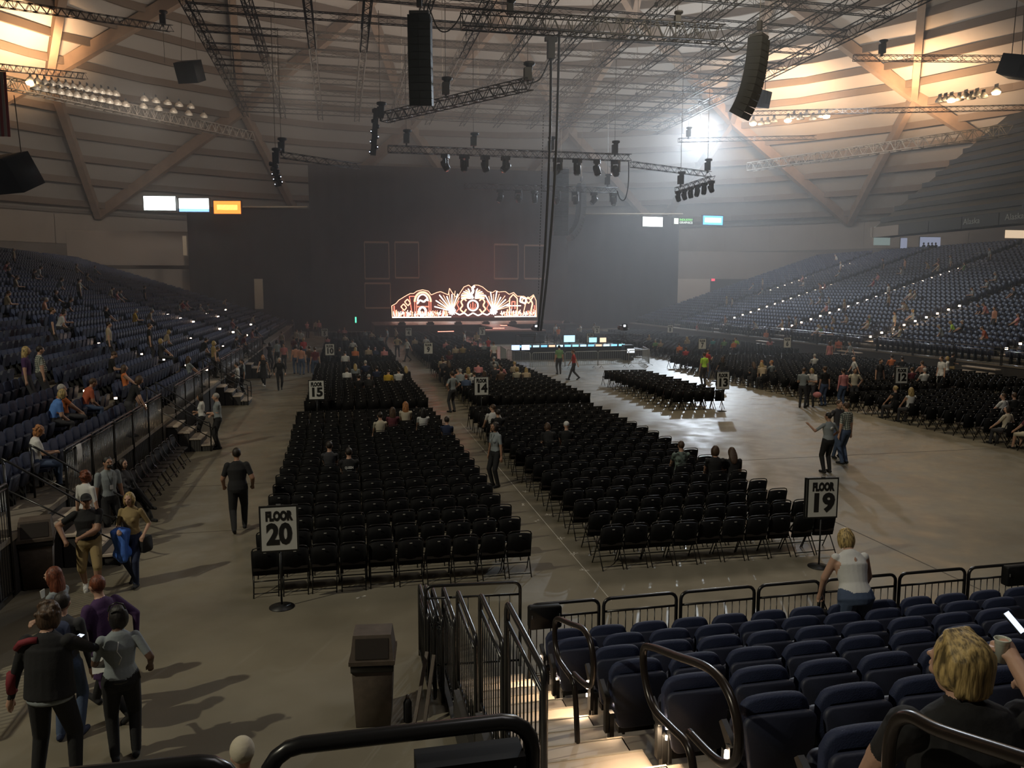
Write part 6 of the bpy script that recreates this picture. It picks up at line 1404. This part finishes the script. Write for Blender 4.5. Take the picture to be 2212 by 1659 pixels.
for a in ((90, 642, 'peach', 'grey', 0), (85, 672, 'navy', 'brown', 1), (112, 668, 'white', 'dark', 0), (128, 668, 'pink', 'dark', 0), (208, 692, 'beige', 'dark', 1), (152, 600, 'cream', 'dark', 1), (231, 660, 'black', 'brown', 0), (293, 664, 'yellow', 'grey', 0), (316, 660, 'beige', 'grey', 0), (299, 690, 'black', 'brown', 1), (350, 697, 'beige', 'blond', 0), (347, 718, 'charcoal', 'blond', 0),
          (8, 624, 'beige', 'brown', 0), (30, 596, 'beige', 'brown', 0), (66, 578, 'brown', 'brown', 0), (78, 574, 'white', 'brown', 0), (120, 595, 'grey', 'brown', 0), (120, 624, 'charcoal', 'brown', 0), (135, 640, 'charcoal', 'brown', 0), (175, 600, 'white', 'brown', 0), (190, 590, 'beige', 'brown', 0), (232, 618, 'cream', 'dark', 0), (250, 622, 'pink', 'brown', 0), (263, 628, 'grey', 'brown', 0), (298, 612, 'charcoal', 'brown', 1),
          (380, 650, 'grey', 'brown', 0), (393, 648, 'red', 'brown', 0), (405, 646, 'pink', 'brown', 0), (433, 650, 'white', 'grey', 0), (443, 655, 'grey', 'brown', 0), (540, 676, 'cream', 'brown', 0), (502, 690, 'pink', 'brown', 0), (510, 695, 'white', 'dark', 0), (505, 720, 'charcoal', 'brown', 0), (520, 725, 'maroon', 'brown', 0), (545, 715, 'pink', 'dark', 0), (553, 705, 'charcoal', 'dark', 0), (432, 735, 'black', 'dark', 0), (440, 748, 'khaki', 'blond', 1), (455, 760, 'black', 'brown', 0), (232, 755, 'black', 'brown', 0),
          (14, 530, 'beige', 'grey', 1), (3, 560, 'pink', 'brown', 0), (480, 640, 'beige', 'brown', 0), (205, 575, 'grey', 'brown', 0), (22, 572, 'charcoal', 'brown', 0), (167, 568, 'beige', 'brown', 0)):
    A_(a[0], a[1], 'l', a[2], 'bob' if a[3] == 'blond' else 'short', a[3], pose='stand' if a[4] else None)
# right stand
for a in ((1808, 548, 'white', 'grey', 0), (1824, 565, 'white', 'grey', 1), (1916, 560, 'charcoal', 'brown', 1), (1964, 556, 'peach', 'brown', 1), (1950, 575, 'white', 'brown', 0), (2013, 560, 'beige', 'brown', 0), (2025, 553, 'maroon', 'brown', 0), (2032, 566, 'cream', 'brown', 0), (2063, 550, 'grey', 'brown', 1), (2088, 565, 'green', 'brown', 0), (2148, 535, 'grey', 'brown', 1), (2152, 590, 'grey', 'grey', 0), (2135, 598, 'grey', 'brown', 0),
          (1930, 608, 'white', 'brown', 1), (1931, 628, 'beige', 'brown', 1), (1963, 625, 'cream', 'blond', 0), (1974, 625, 'cream', 'grey', 0), (1952, 646, 'white', 'brown', 0), (1960, 648, 'beige', 'brown', 0), (1990, 662, 'grey', 'blond', 0), (1945, 672, 'cream', 'brown', 1), (1882, 676, 'green', 'grey', 0), (1870, 685, 'beige', 'brown', 0), (1944, 706, 'cream', 'brown', 0), (2070, 690, 'lime', 'blond', 0), (2078, 685, 'black', 'grey', 0), (2118, 650, 'navy', 'brown', 0), (2140, 655, 'pink', 'brown', 0), (2162, 660, 'peach', 'brown', 1),
          (2045, 702, 'grey', 'grey', 0), (2140, 705, 'rust', 'brown', 0), (2205, 672, 'pink', 'brown', 0), (1760, 640, 'white', 'brown', 0), (1775, 638, 'beige', 'brown', 0), (1782, 625, 'grey', 'brown', 0), (1795, 640, 'cream', 'brown', 0), (1783, 655, 'pink', 'brown', 0), (1835, 640, 'beige', 'blond', 1), (1765, 608, 'peach', 'brown', 0), (1772, 608, 'pink', 'brown', 0), (1736, 592, 'pink', 'brown', 0), (1735, 605, 'white', 'brown', 0), (1645, 620, 'grey', 'brown', 0), (1628, 612, 'grey', 'brown', 0), (1655, 600, 'beige', 'brown', 1),
          (1578, 640, 'beige', 'blond', 1), (1590, 640, 'cream', 'brown', 1), (1690, 690, 'khaki', 'brown', 0), (1703, 688, 'beige', 'brown', 0), (1715, 680, 'charcoal', 'brown', 1), (1730, 676, 'white', 'brown', 1), (1765, 713, 'white', 'blond', 0), (1774, 710, 'green', 'grey', 0), (1785, 712, 'purple', 'blond', 0), (1800, 705, 'charcoal', 'blond', 0), (1576, 685, 'peach', 'brown', 1), (1640, 700, 'cream', 'brown', 0), (1810, 680, 'beige', 'brown', 0), (1830, 675, 'beige', 'brown', 0), (1815, 582, 'grey', 'brown', 0), (1575, 702, 'grey', 'brown', 0),
          (2110, 615, 'grey', 'brown', 0), (2190, 620, 'charcoal', 'brown', 0), (1900, 590, 'pink', 'brown', 0), (1885, 600, 'red', 'brown', 0)):
    A_(a[0], a[1], 'r', a[2], 'bob' if a[3] == 'blond' else 'short', a[3], pose='stand' if a[4] else None)
# seats: tipped up where nobody sits, folded down under the people
for zn_, ls_, lb_s in (('l', left[nleft:], 'navy seats filling the farther rows of the left stand'), ('r', right, 'navy seats filling the right stand in rising rows')):
    tag(scatter('stadium_seat', LOWS, [c[:4] for c in ls_ if (zn_, c[4], c[1]) not in occ]), lb_s, 'seat', kind='stuff')
    tag(scatter('stadium_seat', LOWO, [c[:4] for c in ls_ if (zn_, c[4], c[1]) in occ]), lb_s.replace('filling', 'folded down under people in'), 'seat', kind='stuff')
for (x_, y_, z_, r__, k_) in left[:nleft]:
    if ('l', k_, y_) in occ:
        ob = SEATOBJ[(round(x_, 2), round(y_, 2))]
        if ob.data is not None: ob.data = LSO
        for ch in ob.children:
            if ch.name.startswith('seat_pan'): ch.data = PANO
# people along the rail of the upper tier and before the window strip
for k, u in enumerate((1996, 2006, 2014, 2022)):
    q_ = aty(u, 524, 76); person((q_.x, q_.y, q_.z-1.72), 1.6, 'dark silhouetted person before the bluish window strip, %s from the left' % ordi(k+1), 'stand', 'black', 'black', 'short', 'dark', vox=.028, group='people before the window strip')
# labels: same descriptions are told apart by their order from the left
by = {}
for it in plist: by.setdefault(it[0], []).append(it)
for lb, its in by.items():
    its.sort(key=lambda a: a[1])
    for k, (l_, u, v, o, g, own) in enumerate(its):
        o['group'] = g
        if len(its) == 1: o['label'] = l_
        else: o['label'] = l_.replace('person in', '%s from the left: person in' % ordi(k+1)) if False else '%s, %s from the left' % (l_, ordi(k+1))
# hand props near the left stand
e = empty('towel', (-5.40, 17.7, 1.72), 1.57, 'white striped towel hanging over the fence of the left stand', 'towel', None)
q = MB(); vs = []; fs = []
for i in range(7):
    for j in range(8): a = (j/7-.5)*2; vs.append((-.14+.28*i/6, .05*(1 if a > 0 else -1)*min(1, abs(a)*5)+.01*math.sin(i*2), .28-abs(a)*(.75 if a > 0 else .45)+.0))
for i in range(6):
    for j in range(7): k_ = i*8+j; fs.append((k_, k_+8, k_+9, k_+1))
o = MB().add(vs, fs, cm('white'), True).build('cloth', None, e); sd_ = o.modifiers.new('s', 'SOLIDIFY'); sd_.thickness = .012
e = empty('wheelchair', (up(1534, 840, 0)[0], up(1534, 845, 0)[1], 0), .6, 'empty wheelchair left of the Floor 13 sign', 'wheelchair')
for s in (-1, 1): MB().tube([(s*.28, .30*math.cos(a*.524), .30+.30*math.sin(a*.524)) for a in range(12)], .018, 5, steel_m, closed=True).build('wheel', None, e)
MB().box((0, .05, .5), (.45, .45, .05), black_m).build('seat', None, e); MB().box((0, -.2, .75), (.45, .04, .45), black_m).build('backrest', None, e)
e = empty('pink_bag', up(1765, 855, .5)[:2]+(.45,), 0, 'small pink bag on a chair at the near edge of Floor 12', 'bag'); ball_q = MB(); ball(ball_q, (0, 0, .1), (.2, .15, .13), 6); link('body', ball_q.mesh('body', cm('pink')), e)

bpy.data.scenes.remove(TMP)
